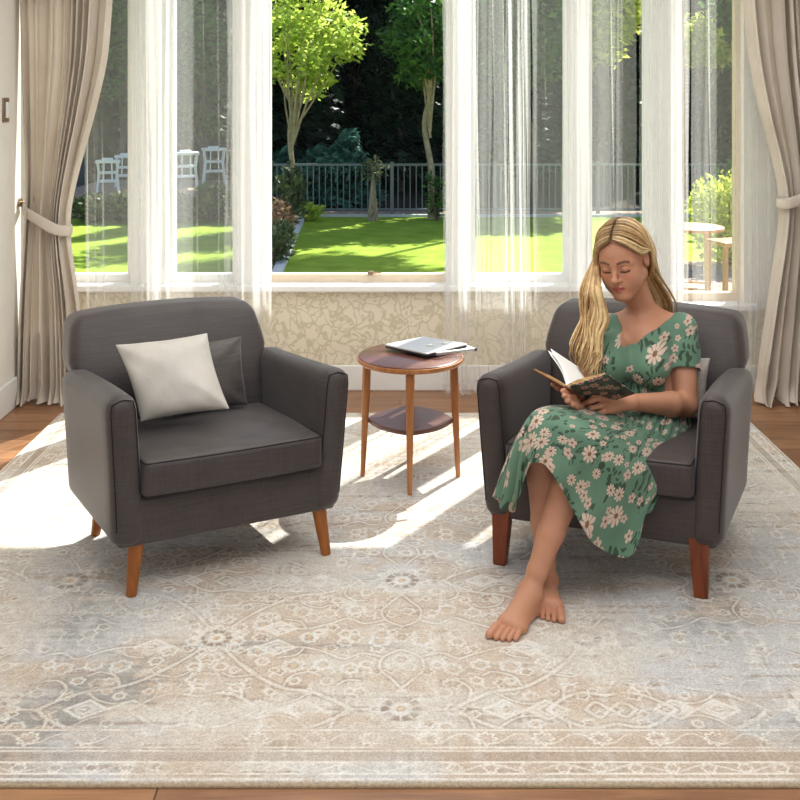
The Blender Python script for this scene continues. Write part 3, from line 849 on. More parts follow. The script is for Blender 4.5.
pillow('throw_pillow','pale pearl grey satin cushion with pointed corners on the left armchair','cushion',P(140,423,3.50),P(231,410,3.57),P(114,344,3.63),P(208,332,3.71),.12,M['satin'],.004,1)
pillow('throw_pillow','pale grey cushion tucked behind the seated woman','cushion',L2(.07,.125,.45),L2(.322,.115,.45),L2(.07,.165,.665),L2(.330,.150,.665),.085,M['linen_pillow'],.004,5)

# ---------------------------------------------------------------- side table
TX,TY=wx(410.3,4.31),4.31
t=thing('side_table','small round walnut side table with lower shelf between the armchairs','table',(TX,TY,0),math.radians(-1.2))
TH=.515; TR=.214
obj('tabletop',MB().lathe([(TR-.02,TH-.026),(TR-.004,TH-.022),(TR,TH-.012),(TR-.002,TH-.003),(TR-.008,TH)],n=72),M['table_top'],t,angle=35)
obj('top_rim',MB().lathe([(TR-.004,TH-.027),(TR+.0025,TH-.02),(TR+.0025,TH-.008),(TR-.003,TH-.006)],n=72),M['table_wood'],t,angle=35)
rt=.178; rb=.196
SZ=.245
for k in range(4):
    a=-PI/2+k*PI/2; d=np.array([math.cos(a),math.sin(a),0])
    pts=[d*rt+np.array([0,0,TH-.027]),d*(rt+.004)+np.array([0,0,.36]),d*(rt+.01)+np.array([0,0,.2]),d*rb+np.array([0,0,.0142])]
    obj('leg',MB().tube(spline(np.array(pts),14),np.interp(np.linspace(0,1,14),[0,.3,1],[.0165,.0175,.0095]),18),M['table_wood'],t)
# shelf: four bowed sides meeting at the legs
m=MB(); out=[]
for k in range(4):
    a0=-PI/2+k*PI/2; a1=a0+PI/2
    p0=np.array([math.cos(a0),math.sin(a0)])*.176; p1=np.array([math.cos(a1),math.sin(a1)])*.176
    nn=unit((p0+p1)/2)
    for q in np.linspace(0,1,14,endpoint=False): out.append(p0+(p1-p0)*q+nn*.030*math.sin(PI*q))
out=np.array(out); n=len(out)
V=np.concatenate([np.c_[out*.99,np.full(n,SZ-.008)],np.c_[out,np.full(n,SZ-.004)],np.c_[out,np.full(n,SZ+.006)],np.c_[out*.985,np.full(n,SZ+.009)]])
F=[tuple(range(n))[::-1],tuple(range(3*n,4*n))]
for q in range(3):
    for i in range(n): F.append((q*n+i,q*n+(i+1)%n,(q+1)*n+(i+1)%n,(q+1)*n+i))
obj('shelf',m.add(V,F),M['table_top'],t,angle=35)

# laptop, tablet and pen on the table
def slab(name,corners,z0,h,mat,parent,r=.004,inset=0):
    c=np.array(corners); m=MB(); n=len(c); ctr=c.mean(0)
    # rounded corner outline
    o=[]
    for i in range(n):
        p=c[i]; a=unit(c[i-1]-p); b=unit(c[(i+1)%n]-p); rr=.012
        for q in np.linspace(0,1,6):
            o.append((1-q)**2*(p+a*rr)+2*q*(1-q)*p+q*q*(p+b*rr))
    o=np.array(o); k=len(o); lay=[(.985,0),(1,h*.25),(1,h*.75),(.985,h)]
    V=np.concatenate([np.c_[ctr+(o-ctr)*s,np.full(k,z0+q)] for s,q in lay])
    F=[tuple(range(k))[::-1],tuple(range(3*k,4*k))]
    for q in range(3):
        for i in range(k): F.append((q*k+i,q*k+(i+1)%k,(q+1)*k+(i+1)%k,(q+1)*k+i))
    o=obj(name,m.add(V,F),mat,parent,angle=30); return o
def onz(px,py,z):
    d=(CAM_H-z)*FPX/(py-HORIZON); return np.array([wx(px,d),d])
zt=TH
# tablet lies under the laptop, turned towards the right
q=[onz(428,358.5,zt),onz(474,349.5,zt),onz(459,344.5,zt),onz(405,351,zt)]
def ccw(q):
    q=np.array(q); a=sum(q[i-1][0]*q[i][1]-q[i][0]*q[i-1][1] for i in range(len(q))); return q if a>0 else q[::-1]
tl=thing('tablet','slim dark edged silver tablet under the laptop on the side table','tablet',(*np.mean(q,axis=0),zt))
qq=ccw(q)-np.mean(q,axis=0)
slab('case',qq,0,.007,M['dark_plastic'],tl); slab('back_shell',qq*.985,.007,.004,M['silver'],tl)
z2=zt+.0112
q=[onz(384,347.5,z2),onz(427,357,z2),onz(468,347,z2),onz(424,339.5,z2)]
lp=thing('laptop','closed silver laptop lying on top of the tablet on the side table','laptop',(*np.mean(q,axis=0),z2))
qq=ccw(q)-np.mean(q,axis=0)
slab('base',qq,0,.007,M['dark_plastic'],lp); slab('lid',qq*1.004,.0072,.007,M['silver'],lp)
z3=z2+.0142
for (px,py,w,l) in ((430,345.5,.014,'small tan rimmed round disc nearer the front of the laptop lid'),(445,343.5,.013,'small white round disc nearer the back of the laptop lid')):
    c=onz(px,py,z3); d=tag(obj('round_disc',MB().lathe([(w*.9,0),(w,.002),(w,.004),(w*.85,.0055)],n=24),M['pale_disc']),l,'disc','round discs on the laptop')
    d.location=(c[0],c[1],z3)
a=onz(431,356,z3*0+zt+.018); 
pn=thing('stylus_pen','silver cylindrical stylus with dark end lying beside the laptop','pen',(wx(449,4.22),4.24,zt+.0))
p0=np.array([*onz(436,353.5,zt+.02),zt+.0195]); p1=np.array([*onz(476,349,zt+.02),zt+.0195])
lo_=np.array(pn.location); dv=p1-p0
obj('barrel',MB().tube([p0-lo_,p0+dv*.95-lo_],.0075,16),M['silver'],pn)
obj('cap',MB().tube([p0+dv*.95-lo_,p1-lo_],.0082,16),M['dark_plastic'],pn)
# ---------------------------------------------------------------- garden
GZ=-.6
def gd(py): return (CAM_H-GZ)*FPX/(py-HORIZON)
struct('ground',MB().box((-30,WD+.16,GZ-.3),(30,48,GZ-.02)),M['soil'])
LX=lambda px,py: wx(px,gd(py))
yb,yf=gd(217),WD+.9
# left lawn edge follows the pale edging
e0=np.array([LX(306,217),gd(217)]); e1=np.array([LX(283,273),gd(273)]); ed=(e1-e0)/(e1[1]-e0[1])
e2=e0+ed*(yf-e0[1])
def poly_slab(name,pts,z0,z1,mat,kind='structure'):
    n=len(pts); V=[(x,y,z0) for x,y in pts]+[(x,y,z1) for x,y in pts]
    F=[tuple(range(n))[::-1],tuple(range(n,2*n))]+[(i,(i+1)%n,n+(i+1)%n,n+i) for i in range(n)]
    o=struct(name,MB().add(V,F),mat); 
    return o
poly_slab('lawn',[tuple(e2),(14,yf),(14,yb),tuple(e0)],GZ-.02,GZ,M['lawn'])
k0=e0+np.array([-1.35,0]); 
poly_slab('lawn',[(-14,yf),(e2[0]-1.2,yf),(LX(276,273)-.1,gd(273)),(LX(262,217)-.35,yb),(-14,yb)],GZ-.02,GZ,M['lawn'])
poly_slab('gravel_bed',[(e2[0]-1.2,yf),tuple(e2),tuple(e0),(14,yb),(14,yb+.9),(-14,yb+.9),(-14,yb),(LX(262,217)-.35,yb),(LX(276,273)-.1,gd(273))],GZ-.02,GZ-.004,M['gravel'])
kb=MB(); w=.12
kb.add([(*(e2-[w,0]),GZ-.02),(*e2,GZ-.02),(*e0,GZ-.02),(*(e0-[w,0]),GZ-.02),(*(e2-[w,0]),GZ+.05),(*e2,GZ+.05),(*e0,GZ+.05),(*(e0-[w,0]),GZ+.05)],[(3,2,1,0),(4,5,6,7),(0,1,5,4),(1,2,6,5),(2,3,7,6),(3,0,4,7)])
kb.box((e0[0]-w,yb-.0,GZ-.02),(14,yb+.1,GZ+.04))
struct('lawn_edging',kb,M['edging'])
poly_slab('patio_paving',[(3.0,WD+1.2),(9,WD+1.2),(9,gd(262)),(2.9,gd(262))],GZ-.01,GZ+.012,M['pavers'])

# fence
FY=gd(214.5); FT=wz(163.5,FY)
fx0,fx1=wx(262,FY),wx(760,FY)
f=thing('metal_fence','dark grey metal picket fence along the back of the lawn','fence',((fx0+fx1)/2,FY,GZ))
lo_=np.array(f.location)
for z in (FT-.02,FT-.13,GZ+.09):
    if abs(z-(FT-.13))<1e-6: continue
    obj('rail',MB().box((fx0,FY-.02,z-.018),(fx1,FY+.02,z+.018)).shift(-lo_),M['fence'],f,False)
pk=None; n=int((fx1-fx0)/.107)
for i in range(n):
    x=fx0+.05+i*.107
    if i%17==4:
        obj('post',MB().box((x-.03-lo_[0],-.03,0),(x+.03-lo_[0],.03,FT-GZ+.03)),M['fence'],f,False); continue
    if pk is None:
        pk=obj('picket',MB().box((-.0095,-.0095,.06),(.0095,.0095,FT-GZ-.01)),M['fence'],f,False); q=pk
    else:
        q=pk.copy(); COL.objects.link(q)
    q.location=(x-lo_[0],0,0)

# leaves
def leaf_mesh(name, pts, size, mat, parent, seed=0, droop=.3, spread=1., tone=None, aspect=.45):
    rng=np.random.default_rng(seed); n=len(pts)
    a=rng.uniform(0,2*PI,n); el=rng.normal(-droop,.45,n)
    d=np.stack([np.cos(a)*np.cos(el),np.sin(a)*np.cos(el),np.sin(el)],-1)
    r=rng.normal(size=(n,3)); s=np.cross(d,r); s/=np.linalg.norm(s,axis=1)[:,None]
    nn=np.cross(d,s)
    L=size*rng.uniform(.6,1.3,n)[:,None]; W=L*aspect
    v0=pts; v1=pts+d*L*.5+s*W*.5+nn*L*.06; v2=pts+d*L; v3=pts+d*L*.5-s*W*.5+nn*L*.06
    V=np.stack([v0,v1,v2,v3],1).reshape(-1,3); Q=np.arange(4*n).reshape(n,4)
    t=rng.random(n) if tone is None else np.clip(tone+rng.normal(0,.18,n),0,1)
    col=np.repeat(np.stack([t,t,t],-1),4,0)
    me=fast_mesh(name,V,Q,col=col)
    return link(name,me,mat,parent,False)
def clumps(centres, radii, per, seed):
    rng=np.random.default_rng(seed); out=[]
    for c,r in zip(centres,radii):
        n=int(per*(r**2)/.25)+6
        q=rng.normal(size=(n,3)); q/=np.linalg.norm(q,axis=1)[:,None]
        out.append(np.array(c)+q*r*(rng.random(n)**.4)[:,None]*np.array([1,1,.75]))
    return np.concatenate(out)
def tree(label, base, trunk_top, trunk_r, crown_c, crown_r, leafmat, barkmat, seed, nclump=46, leaf=.2, per=150, nb=9, group='trees behind the lawn', cr=(.35,.6), extra=()):
    rng=np.random.default_rng(seed)
    t=thing('tree',label,'tree',base,0,group); b=np.array(base,float)
    tt=np.array(trunk_top,float)-b; cc=np.array(crown_c,float)-b; rr=np.array(crown_r,float)
    obj('trunk',MB().tube(spline(np.array([(0,0,-.02),tt*.4+rng.normal(0,.04,3)*[1,1,0],tt*.75+rng.normal(0,.04,3)*[1,1,0],tt]),14),np.linspace(trunk_r,trunk_r*.62,14),12),barkmat,t)
    C=[]; Rr=[]
    q=rng.normal(size=(nclump,3)); q/=np.linalg.norm(q,axis=1)[:,None]; q=q*(rng.random(nclump)**.45)[:,None]
    for p in q: C.append(cc+p*rr); Rr.append(rng.uniform(*cr))
    for (ec,er,en) in extra:
        q=rng.normal(size=(en,3)); q/=np.linalg.norm(q,axis=1)[:,None]; q*=(rng.random(en)**.5)[:,None]
        for p in q: C.append(np.array(ec)-b+p*np.array(er)); Rr.append(rng.uniform(*cr))
    m=MB()
    if extra: m.tube(spline(np.array([tt,(tt+np.array(extra[0][0])-b)/2+[.1,0,0],np.array(extra[0][0])-b]),12),np.linspace(trunk_r*.6,trunk_r*.2,12),8)
    for i in range(nb):
        e=C[i%len(C)]; s=tt*rng.uniform(.62,1.0)
        mid=(s+e)/2+np.array([0,0,.12])+rng.normal(0,.08,3)
        m.tube(spline(np.array([s,mid,e]),9),np.linspace(trunk_r*.4,trunk_r*.12,9),7)
    obj('branches',m,barkmat,t)
    leaf_mesh('foliage',clumps(C,Rr,per,seed),leaf,leafmat,t,seed,.25)
    return t
def conifer(label, base, h, r, seed, mat, n=5200, name='conifer', group=None, leaf=.32):
    rng=np.random.default_rng(seed); t=thing(name,label,'tree',base,0,group)
    obj('trunk',MB().tube([(0,0,-.02),(0,0,h*.95)],[max(.05,r*.07),.02],8),M['dark_bark'],t)
    u=rng.random(n)**.75; z=h*(.04+.96*u); a=rng.uniform(0,2*PI,n); rad=r*np.minimum(1,1.9*(1-u))**.8*(.3+.7*rng.random(n)**.5)*(1+.12*np.sin(z*9+a*3))
    pts=np.stack([np.cos(a)*rad,np.sin(a)*rad,z],-1)
    leaf_mesh('foliage',pts,leaf,mat,t,seed,.35,aspect=.35)
    return t
def bush(label, base, r, h, n, mat, seed, name='shrub', leaf=.1, cat='shrub', group=None, droop=-.4):
    rng=np.random.default_rng(seed); t=thing(name,label,cat,base,0,group)
    m=MB()
    for i in range(5):
        a=rng.uniform(0,6.28); m.tube([(0,0,-.02),(r*.3*math.cos(a),r*.3*math.sin(a),h*.4),(r*.6*math.cos(a),r*.6*math.sin(a),h*.75)],[.025,.02,.008],6)
    obj('stems',m,M['dark_bark'],t)
    q=rng.normal(size=(n,3)); q/=np.linalg.norm(q,axis=1)[:,None]; q*=(rng.random(n)**.3)[:,None]
    lump=1+.15*np.sin(q[:,0]*7+seed)*np.cos(q[:,1]*6+q[:,2]*5)
    pts=q*lump[:,None]*np.array([r,r,h/2])+np.array([0,0,h*.52])
    leaf_mesh('foliage',pts,leaf,mat,t,seed,droop)
    return t
def at(px,py_ground=None,d=None,z=GZ): return (wx(px,d),d,z)

# the dark conifer wall behind the fence
rng=np.random.default_rng(4)
ci=0
for row,(d,h) in enumerate(((22.9,8.3),(25.2,6.6),(27.5,7.2),(29.8,7.8))):  # front row made taller, beyond view, to shade the lawn's back
    sp_=2.3; nn_=int(2*d*.40/sp_)+1
    for k in range(nn_):
        x=(k-nn_//2)*sp_+(0.,.5,.27,.77)[row]*sp_+rng.normal(0,.05)
        px=400+x/d*FPX; hh=h+rng.uniform(-.5,.6)
        if 655<px<760: hh=min(hh,3.4+.5*row)
        conifer('dark dense conifer in the tall evergreen rows behind the fence',(x,d+rng.uniform(-.08,.08),GZ),hh+.6,.88,100+ci,M['needle'],7000,'conifer','dark conifers behind the fence',.34); ci+=1

D=17.4
tree('bright young maple with slim pale trunk left of the clear central pane',at(291,d=D),P(293,105,D),.052,P(309,22,D),(.80,.9,1.25),M['leaf_bright'],M['bark'],1,50,.13,210,18,cr=(.22,.42))
D=17.9
tree('darker green leafy tree near the right side of the clear central pane',at(431,d=D),P(430,95,D),.06,P(425,35,D),(.55,.8,1.05),M['leaf_mid'],M['bark'],2,40,.15,260,9,cr=(.22,.4))
tree('leafy tree with stout trunk seen through the voile left of the woman',at(522,d=19.4),P(524,70,19.4),.17,P(520,15,19.4),(.95,.9,1.3),M['leaf_mid'],M['dark_bark'],3,50,.2,150,9)
tree('yellow green sunlit tree above the woman\'s head',at(604,d=20.2),P(604,75,20.2),.15,P(596,10,20.2),(.75,.8,.95),M['leaf_yellow'],M['dark_bark'],4,34,.2,150,9,extra=[((3.9,20.4,8.2),(1.7,.8,.45),34)])  # extra: upper crown out of view, added to shade the lawn's front
tree('sunlit yellow green tree against the sky in the rightmost window',at(704,d=20.8),P(705,75,20.8),.1,P(704,40,20.8),(.5,.5,.42),M['leaf_yellow'],M['dark_bark'],5,16,.2,170,6,cr=(.25,.4))
tree('dark leafy tree at the right end of the rightmost window',at(760,d=21.0),P(758,80,21.0),.12,P(756,20,21.0),(.55,.55,1.0),M['leaf_mid'],M['dark_bark'],6,26,.2,140,7)
tree('leafy green tree behind the leftmost windows',at(205,d=21.5),P(205,140,21.5),.12,P(204,50,21.5),(.8,.8,1.7),M['leaf_mid'],M['dark_bark'],7,46,.22,120,9)
tree('leafy green tree half hidden by the left beige drape',at(124,d=21.5),P(124,130,21.5),.1,P(126,55,21.5),(.35,.5,1.4),M['leaf_mid'],M['dark_bark'],8,26,.2,150,7,cr=(.22,.36))
# small spruces and plants along the fence
conifer('small blue green spruce taller of the pair behind the fence',at(346,d=20.2),wz(132,20.2)-GZ,.62,21,M['spruce'],2600,'spruce',None,.2)
conifer('small blue green spruce shorter of the pair behind the fence',at(313,d=20.4),wz(148,20.4)-GZ,.4,22,M['spruce'],1700,'spruce',None,.2)
conifer('small spruce beside the maple trunk at the left',at(281,d=20.4),wz(150,20.4)-GZ,.4,23,M['spruce'],1500,'spruce',None,.2)
# twisted vine stump in front of the fence
vx=at(373,d=17.7); t=thing('vine_stump','twisted brown vine trunk in front of the fence','vine',vx)
m=MB(); rr=np.random.default_rng(9)
for i in range(6):
    a=i*1.05; z=np.linspace(-.02,wz(166,17.7)-GZ,16)
    m.tube(np.stack([(.05*np.cos(a+z*7)+.05*np.sin(z*5+a))+.10*(z>.75)*(z-.75)*np.cos(a)*2,.05*np.sin(a+z*7),z],-1),np.linspace(.034,.016,16),6)
obj('trunk',m,M['bark'],t)
leaf_mesh('foliage',np.stack([rr.normal(0,.11,130),rr.normal(0,.1,130),rr.normal(.86,.09,130)],-1),.11,M['shrub'],t,3,0)
bush('olive shrub at the foot of the maple trunk',at(291,d=17.0),.26,.95,420,M['shrub'],31,leaf=.13)
bush('bright green low plant at the base of the fence',at(309,d=17.7),.2,.28,160,M['leaf_bright'],32,leaf=.12,cat='plant',name='low_plant')
bush('thin leafy sapling climbing at the trunk of the right garden tree',at(437,d=17.7),.22,.8,140,M['leaf_mid'],33,leaf=.14)
bush('pinkish dry shrub at the back of the gravel bed',at(278,d=15.0),.24,.62,420,M['pinkish'],34,leaf=.1)
bush('olive green shrub in the middle of the gravel bed',at(281,d=14.2),.18,.42,300,M['shrub'],35,leaf=.1)
bush('olive green shrub at the front of the gravel bed',at(276,d=13.2),.2,.45,300,M['shrub'],36,leaf=.1)
bush('bright round yellow green bush behind the wooden patio table',at(729,d=13.2),.52,1.12,2600,M['leaf_yellow'],37,'bush',.1)
bush('low green bush at the right end of the fence',at(742,d=17.5),.6,1.0,1500,M['leaf_mid'],38,'bush',.12)
# raised bed with hedge under the white stools, far left
tz=-.2
struct('raised_terrace',MB().box((wx(70,19),17.9,GZ-.02),(wx(236,19),21.0,tz)),M['gravel'])
for i,(px,h,r) in enumerate(((92,.42,.29),(122,.44,.28),(152,.46,.28),(182,.44,.28),(211,.62,.28),(238,.5,.27))):
    bush(['low dull green hedge shrub furthest left before the terrace','low hedge shrub below the two left white stools','low hedge shrub hidden behind the voile before the terrace','low hedge shrub below the third white stool','taller brown stemmed hedge shrub below the rightmost white stool','low hedge shrub at the right end of the terrace'][i],at(px,d=17.5),r,h,700,M['shrub'],50+i,'hedge_shrub',.13,group='hedge shrubs before the terrace')
def bar_stool(loc,h,w,rz,label):
    t=thing('bar_stool',label,'stool',loc,rz,'white bar stools on the terrace')
    s=w/2
    o=obj('seat',MB().rbox((-s,-s*.7,h-.05),(s,s*.7,h),.012,2),M['white_metal'],t)
    o=obj('seat_pad',MB().rbox((-s*.5,-s*.4,h),(s*.4,s*.4,h+.035),.012,2),M['white_metal'],t)
    top=s*.72; ft=s*.88; yy=.62
    def pt(sx,sy,q): k=top+(ft-top)*abs(q-.35)/.65 if q>.35 else top*1.15+(top-top*1.15)*q/.35; return np.array([sx*k,sy*k*yy,(h-.05)*(1-q)])
    for sx in (-1,1):
        for sy in (-1,1):
            obj('leg',MB().tube([pt(sx,sy,q) for q in (0,.35,.7,1)],.022,8),M['white_metal'],t)
    for q in (.33,.62):
        for a,b in (((-1,-1),(1,-1)),((1,-1),(1,1)),((1,1),(-1,1)),((-1,1),(-1,-1))):
            obj('rail',MB().tube([pt(*a,q),pt(*b,q)],.02,8),M['white_metal'],t)
    for x in (-.22,.22):
        obj('spindle',MB().tube([(x*s*1.4,-top*yy,h-.05),(x*s*1.6,-ft*yy,.0+h*.35)],.014,6),M['white_metal'],t)
for px,py,d,h,w,l in ((108,199,18.5,None,.42,'leftmost white bar stool with slatted frame on the terrace'),(126,186,19.6,None,.42,'white bar stool second from the left, set further back'),(186,190,19.0,None,.46,'white bar stool third from the left behind the voile'),(214,178,20.2,None,.46,'rightmost and furthest white bar stool on the terrace')):
    top={108:160,126:155,186:152,214:148}[px]
    bar_stool((wx(px,d),d,tz),wz(top,d)-tz,w,.25,l)
# wooden patio table and stool on the right
d=11.0; tzp=GZ+.012
t=thing('patio_table','round light wooden patio table outside the rightmost window','table',(wx(692,d),d,tzp))
h=wz(226,d)-tzp
obj('tabletop',MB().lathe([(.30,h-.04),(.325,h-.035),(.33,h-.02),(.325,h-.004),(.31,h)],n=48),M['patio_wood'],t,angle=35)
for a in (.5,2.1,3.7,5.3):
    obj('leg',MB().bar((.19*math.cos(a),.19*math.sin(a),h-.04),(.22*math.cos(a),.22*math.sin(a),0),.04),M['patio_wood'],t,False)
obj('foot_ring',MB().tube([(.205*math.cos(a),.205*math.sin(a),.14) for a in np.linspace(0,2*PI,25)],.013,8),M['patio_wood'],t)
d=10.5
t=thing('patio_stool','light wooden patio stool right of the round table','stool',(wx(731,d),d,tzp),.3)
h=wz(240,d)-tzp
obj('seat',MB().rbox((-.19,-.17,h-.04),(.19,.17,h),.012,2),M['patio_wood'],t)
for sx in (-1,1):
    for sy in (-1,1): obj('leg',MB().bar((sx*.16,sy*.14,h-.04),(sx*.17,sy*.15,0),.04),M['patio_wood'],t,False)
for sy in (-1,1): obj('stretcher',MB().bar((-.17,sy*.145,.14),(.17,sy*.145,.14),.03),M['patio_wood'],t,False)
# pale house wall at the far left
hs=MB().box((-9.5,21.2,GZ-.02),(wx(76,21.2),22.0,4.2))
struct('neighbour_house_wall',hs,M['house'])
# ---------------------------------------------------------------- the woman
class Field:
    """signed distance field on a grid, built from smooth unions, meshed with surface nets"""
    def __init__(s,lo,hi,h):
        s.lo=np.array(lo,float); s.h=h
        s.n=np.ceil((np.array(hi)-s.lo)/h).astype(int)+1
        s.F=np.full(s.n,.06,np.float32)
    def win(s,lo,hi):
        a=np.clip(np.floor((np.array(lo)-s.lo)/s.h).astype(int),0,s.n-1); b=np.clip(np.ceil((np.array(hi)-s.lo)/s.h).astype(int)+1,1,s.n)
        ax=[(s.lo[k]+s.h*np.arange(a[k],b[k])).astype(np.float32) for k in range(3)]
        return (slice(a[0],b[0]),slice(a[1],b[1]),slice(a[2],b[2])),ax[0][:,None,None],ax[1][None,:,None],ax[2][None,None,:]
    def apply(s,fn,lo,hi,k,op='add'):
        m=.035+k
        sl,X_,Y_,Z_=s.win(np.array(lo)-m,np.array(hi)+m)
        if 0 in s.F[sl].shape: return s
        d=fn(X_,Y_,Z_); f=s.F[sl]
        if op=='add':
            if k>0:
                q=np.maximum(k-np.abs(f-d),0)/k; s.F[sl]=np.minimum(f,d)-q*q*k*.25
            else: s.F[sl]=np.minimum(f,d)
        else:
            d=-d
            if k>0:
                q=np.maximum(k-np.abs(f-d),0)/k; s.F[sl]=np.maximum(f,d)+q*q*k*.25
            else: s.F[sl]=np.maximum(f,d)
        return s
    def cone(s,a,b,ra,rb=None,k=.02,op='add'):
        a=np.array(a,float);b=np.array(b,float); rb=ra if rb is None else rb
        ab=b-a; L=float(ab@ab)+1e-12
        def fn(x,y,z):
            px,py,pz=x-a[0],y-a[1],z-a[2]
            t=np.clip((px*ab[0]+py*ab[1]+pz*ab[2])/L,0,1)
            return np.sqrt((px-t*ab[0])**2+(py-t*ab[1])**2+(pz-t*ab[2])**2)-(ra+(rb-ra)*t)
        r=max(ra,rb); return s.apply(fn,np.minimum(a,b)-r,np.maximum(a,b)+r,k,op)
    def chain(s,pts,rad,k=.01,n=None):
        pts=np.asarray(pts,float)
        for i in range(len(pts)-1): s.cone(pts[i],pts[i+1],rad[i],rad[i+1],k)
        return s
    def ell(s,c,ax,r,k=.02,op='add'):
        c=np.array(c,float); A=np.array(ax,float); r=np.array(r,float)
        def fn(x,y,z):
            px,py,pz=x-c[0],y-c[1],z-c[2]
            q=[(px*A[i][0]+py*A[i][1]+pz*A[i][2]) for i in range(3)]
            k0=np.sqrt(sum((q[i]/r[i])**2 for i in range(3))); k1=np.sqrt(sum((q[i]/r[i]**2)**2 for i in range(3)))+1e-9
            return k0*(k0-1)/k1
        R=r.max(); return s.apply(fn,c-R,c+R,k,op)
    def mesh(s):
        F=s.F; S_=(F<0)
        cnt=np.zeros(np.array(F.shape)-1,np.uint8)
        for i in (0,1):
            for j in (0,1):
                for k in (0,1): cnt+=S_[i:F.shape[0]-1+i,j:F.shape[1]-1+j,k:F.shape[2]-1+k]
        act=np.argwhere((cnt>0)&(cnt<8)); del cnt
        ids=np.full(np.array(F.shape)-1,-1,np.int32); ids[act[:,0],act[:,1],act[:,2]]=np.arange(len(act))
        cor=[(i,j,k) for i in (0,1) for j in (0,1) for k in (0,1)]
        val=np.stack([F[act[:,0]+i,act[:,1]+j,act[:,2]+k] for i,j,k in cor],1)
        acc=np.zeros((len(act),3)); num=np.zeros(len(act))
        for p in range(8):
            for q in range(p+1,8):
                if sum(abs(cor[p][m]-cor[q][m]) for m in range(3))!=1: continue
                a,b=val[:,p],val[:,q]; cr=(a<0)!=(b<0)
                t=np.where(cr,a/np.where(cr,a-b,1),0)
                pt=np.array(cor[p])+t[:,None]*(np.array(cor[q])-np.array(cor[p]))
                acc+=pt*cr[:,None]; num+=cr
        V=s.lo+s.h*(act+acc/num[:,None])
        Q=[]
        for ax in range(3):
            o1,o2=[m for m in range(3) if m!=ax]
            n=np.array(F.shape)
            sl0=[slice(1,n[m]-1) for m in range(3)]; sl1=list(sl0)
            sl0[ax]=slice(0,n[ax]-1); sl1[ax]=slice(1,n[ax])
            a=S_[tuple(sl0)]; b=S_[tuple(sl1)]
            w=np.argwhere(a!=b); inside=a[w[:,0],w[:,1],w[:,2]]
            base=w.copy(); base[:,o1]+=1; base[:,o2]+=1
            def cid(d1,d2):
                c=base.copy(); c[:,o1]-=d1; c[:,o2]-=d2; return ids[c[:,0],c[:,1],c[:,2]]
            q=np.stack([cid(1,1),cid(0,1),cid(0,0),cid(1,0)],1)
            flip=inside if ax!=1 else ~inside
            q[~flip]=q[~flip][:,::-1]
            Q.append(q)
        return V,np.concatenate(Q)

WB=np.array([.70,3.45,0.])                     # base point of the figure
# ---- joints
HL,HR=np.array([.885,3.66,.455]),np.array([.735,3.74,.455])
KL,KR=P(583,440,3.29),P(540,431,3.335)
AL,AR=P(530,592,3.19),P(546,580,3.30)
PELV=np.array([.82,3.71,.49]); 
Lx=unit([.90,-.43,0]); Fw=unit([-.43,-.90,0]); UP=np.array([0,0,1.])
WAIST=P(641,388,3.71); CHEST=P(641,352,3.72); NECK=P(646,314,3.745)
SL,SR=P(681,329,3.71),P(603,330,3.79)
EL,ER=P(686,405,3.60),P(580,394,3.67)
WL_,WR_=P(632,402,3.435),P(582,400,3.47)
# ---- head frame
HS=1.035
HC=P(623.1,258.5,3.665)
hr=unit([.8337,-.5385,.1224]); hf=unit([-.4991,-.8296,-.2504]); hf=unit(hf-hr*(hf@hr)); hu=unit([-.2364,-.1477,.9604])
def H(r,f,u): return HC+HS*(hr*r+hf*f+hu*u)
HA=(hr,hf,hu)

def torso(S,g=0.,bust=True):
    S.ell(PELV,(Lx,Fw,UP),np.array([.165,.115,.10])+g,.03)
    S.cone(PELV+[0,0,.03],WAIST,.11+g,.092+g,.05)
    S.ell(WAIST+[0,0,-.02],(Lx,Fw,UP),np.array([.118,.088,.08])+g,.05)
    S.ell(CHEST+Fw*-.01,(Lx,Fw,UP),np.array([.128,.088,.13])+g,.05)
    S.cone(SR+(SL-SR)*.12+[0,0,-.01],SL-(SL-SR)*.12+[0,0,-.01],.045+g,.045+g,.06)
    S.cone(CHEST+[0,0,.06],NECK+Fw*-.02+[0,0,-.03],.075+g,.05+g,.05)
    if bust:
        S.ell(P(611,365,3.615),(Lx,Fw,UP),np.array([.056,.052,.054])+g,.035)
        S.ell(P(649,368,3.600),(Lx,Fw,UP),np.array([.060,.054,.056])+g,.035)
        S.cone(P(613,345,3.665),P(611,362,3.63),.04+g,.045+g,.04); S.cone(P(652,343,3.66),P(650,362,3.62),.04+g,.048+g,.04)

BF=Field((.17,2.96,-.012),(1.13,3.99,1.19),.0032)
torso(BF)
# neck and shoulders
BF.cone(NECK+Fw*-.01+[0,0,-.03],H(0,-.025,-.07),.052,.047,.03)
BF.cone(NECK+[0,0,-.015],SL+[0,0,.0],.034,.040,.04); BF.cone(NECK+[0,0,-.015],SR+[0,0,.0],.034,.040,.04)
# collar bones
BF.cone(NECK+Fw*.045+[0,0,-.028]+Lx*.015,SL+[0,0,.028]+Fw*.02-Lx*.03,.008,.008,.018); BF.cone(NECK+Fw*.045+[0,0,-.028]-Lx*.015,SR+[0,0,.028]+Fw*.02+Lx*.03,.008,.008,.018)
# arms
BF.chain([SL,SL+(EL-SL)*.35,EL],[.048,.046,.039],.02); BF.chain([EL,EL+(WL_-EL)*.3,WL_],[.038,.041,.0255],.015)
BF.chain([SR,SR+(ER-SR)*.4,ER],[.047,.044,.037],.02); BF.chain([ER,ER+(WR_-ER)*.3,WR_],[.036,.039,.025],.015)
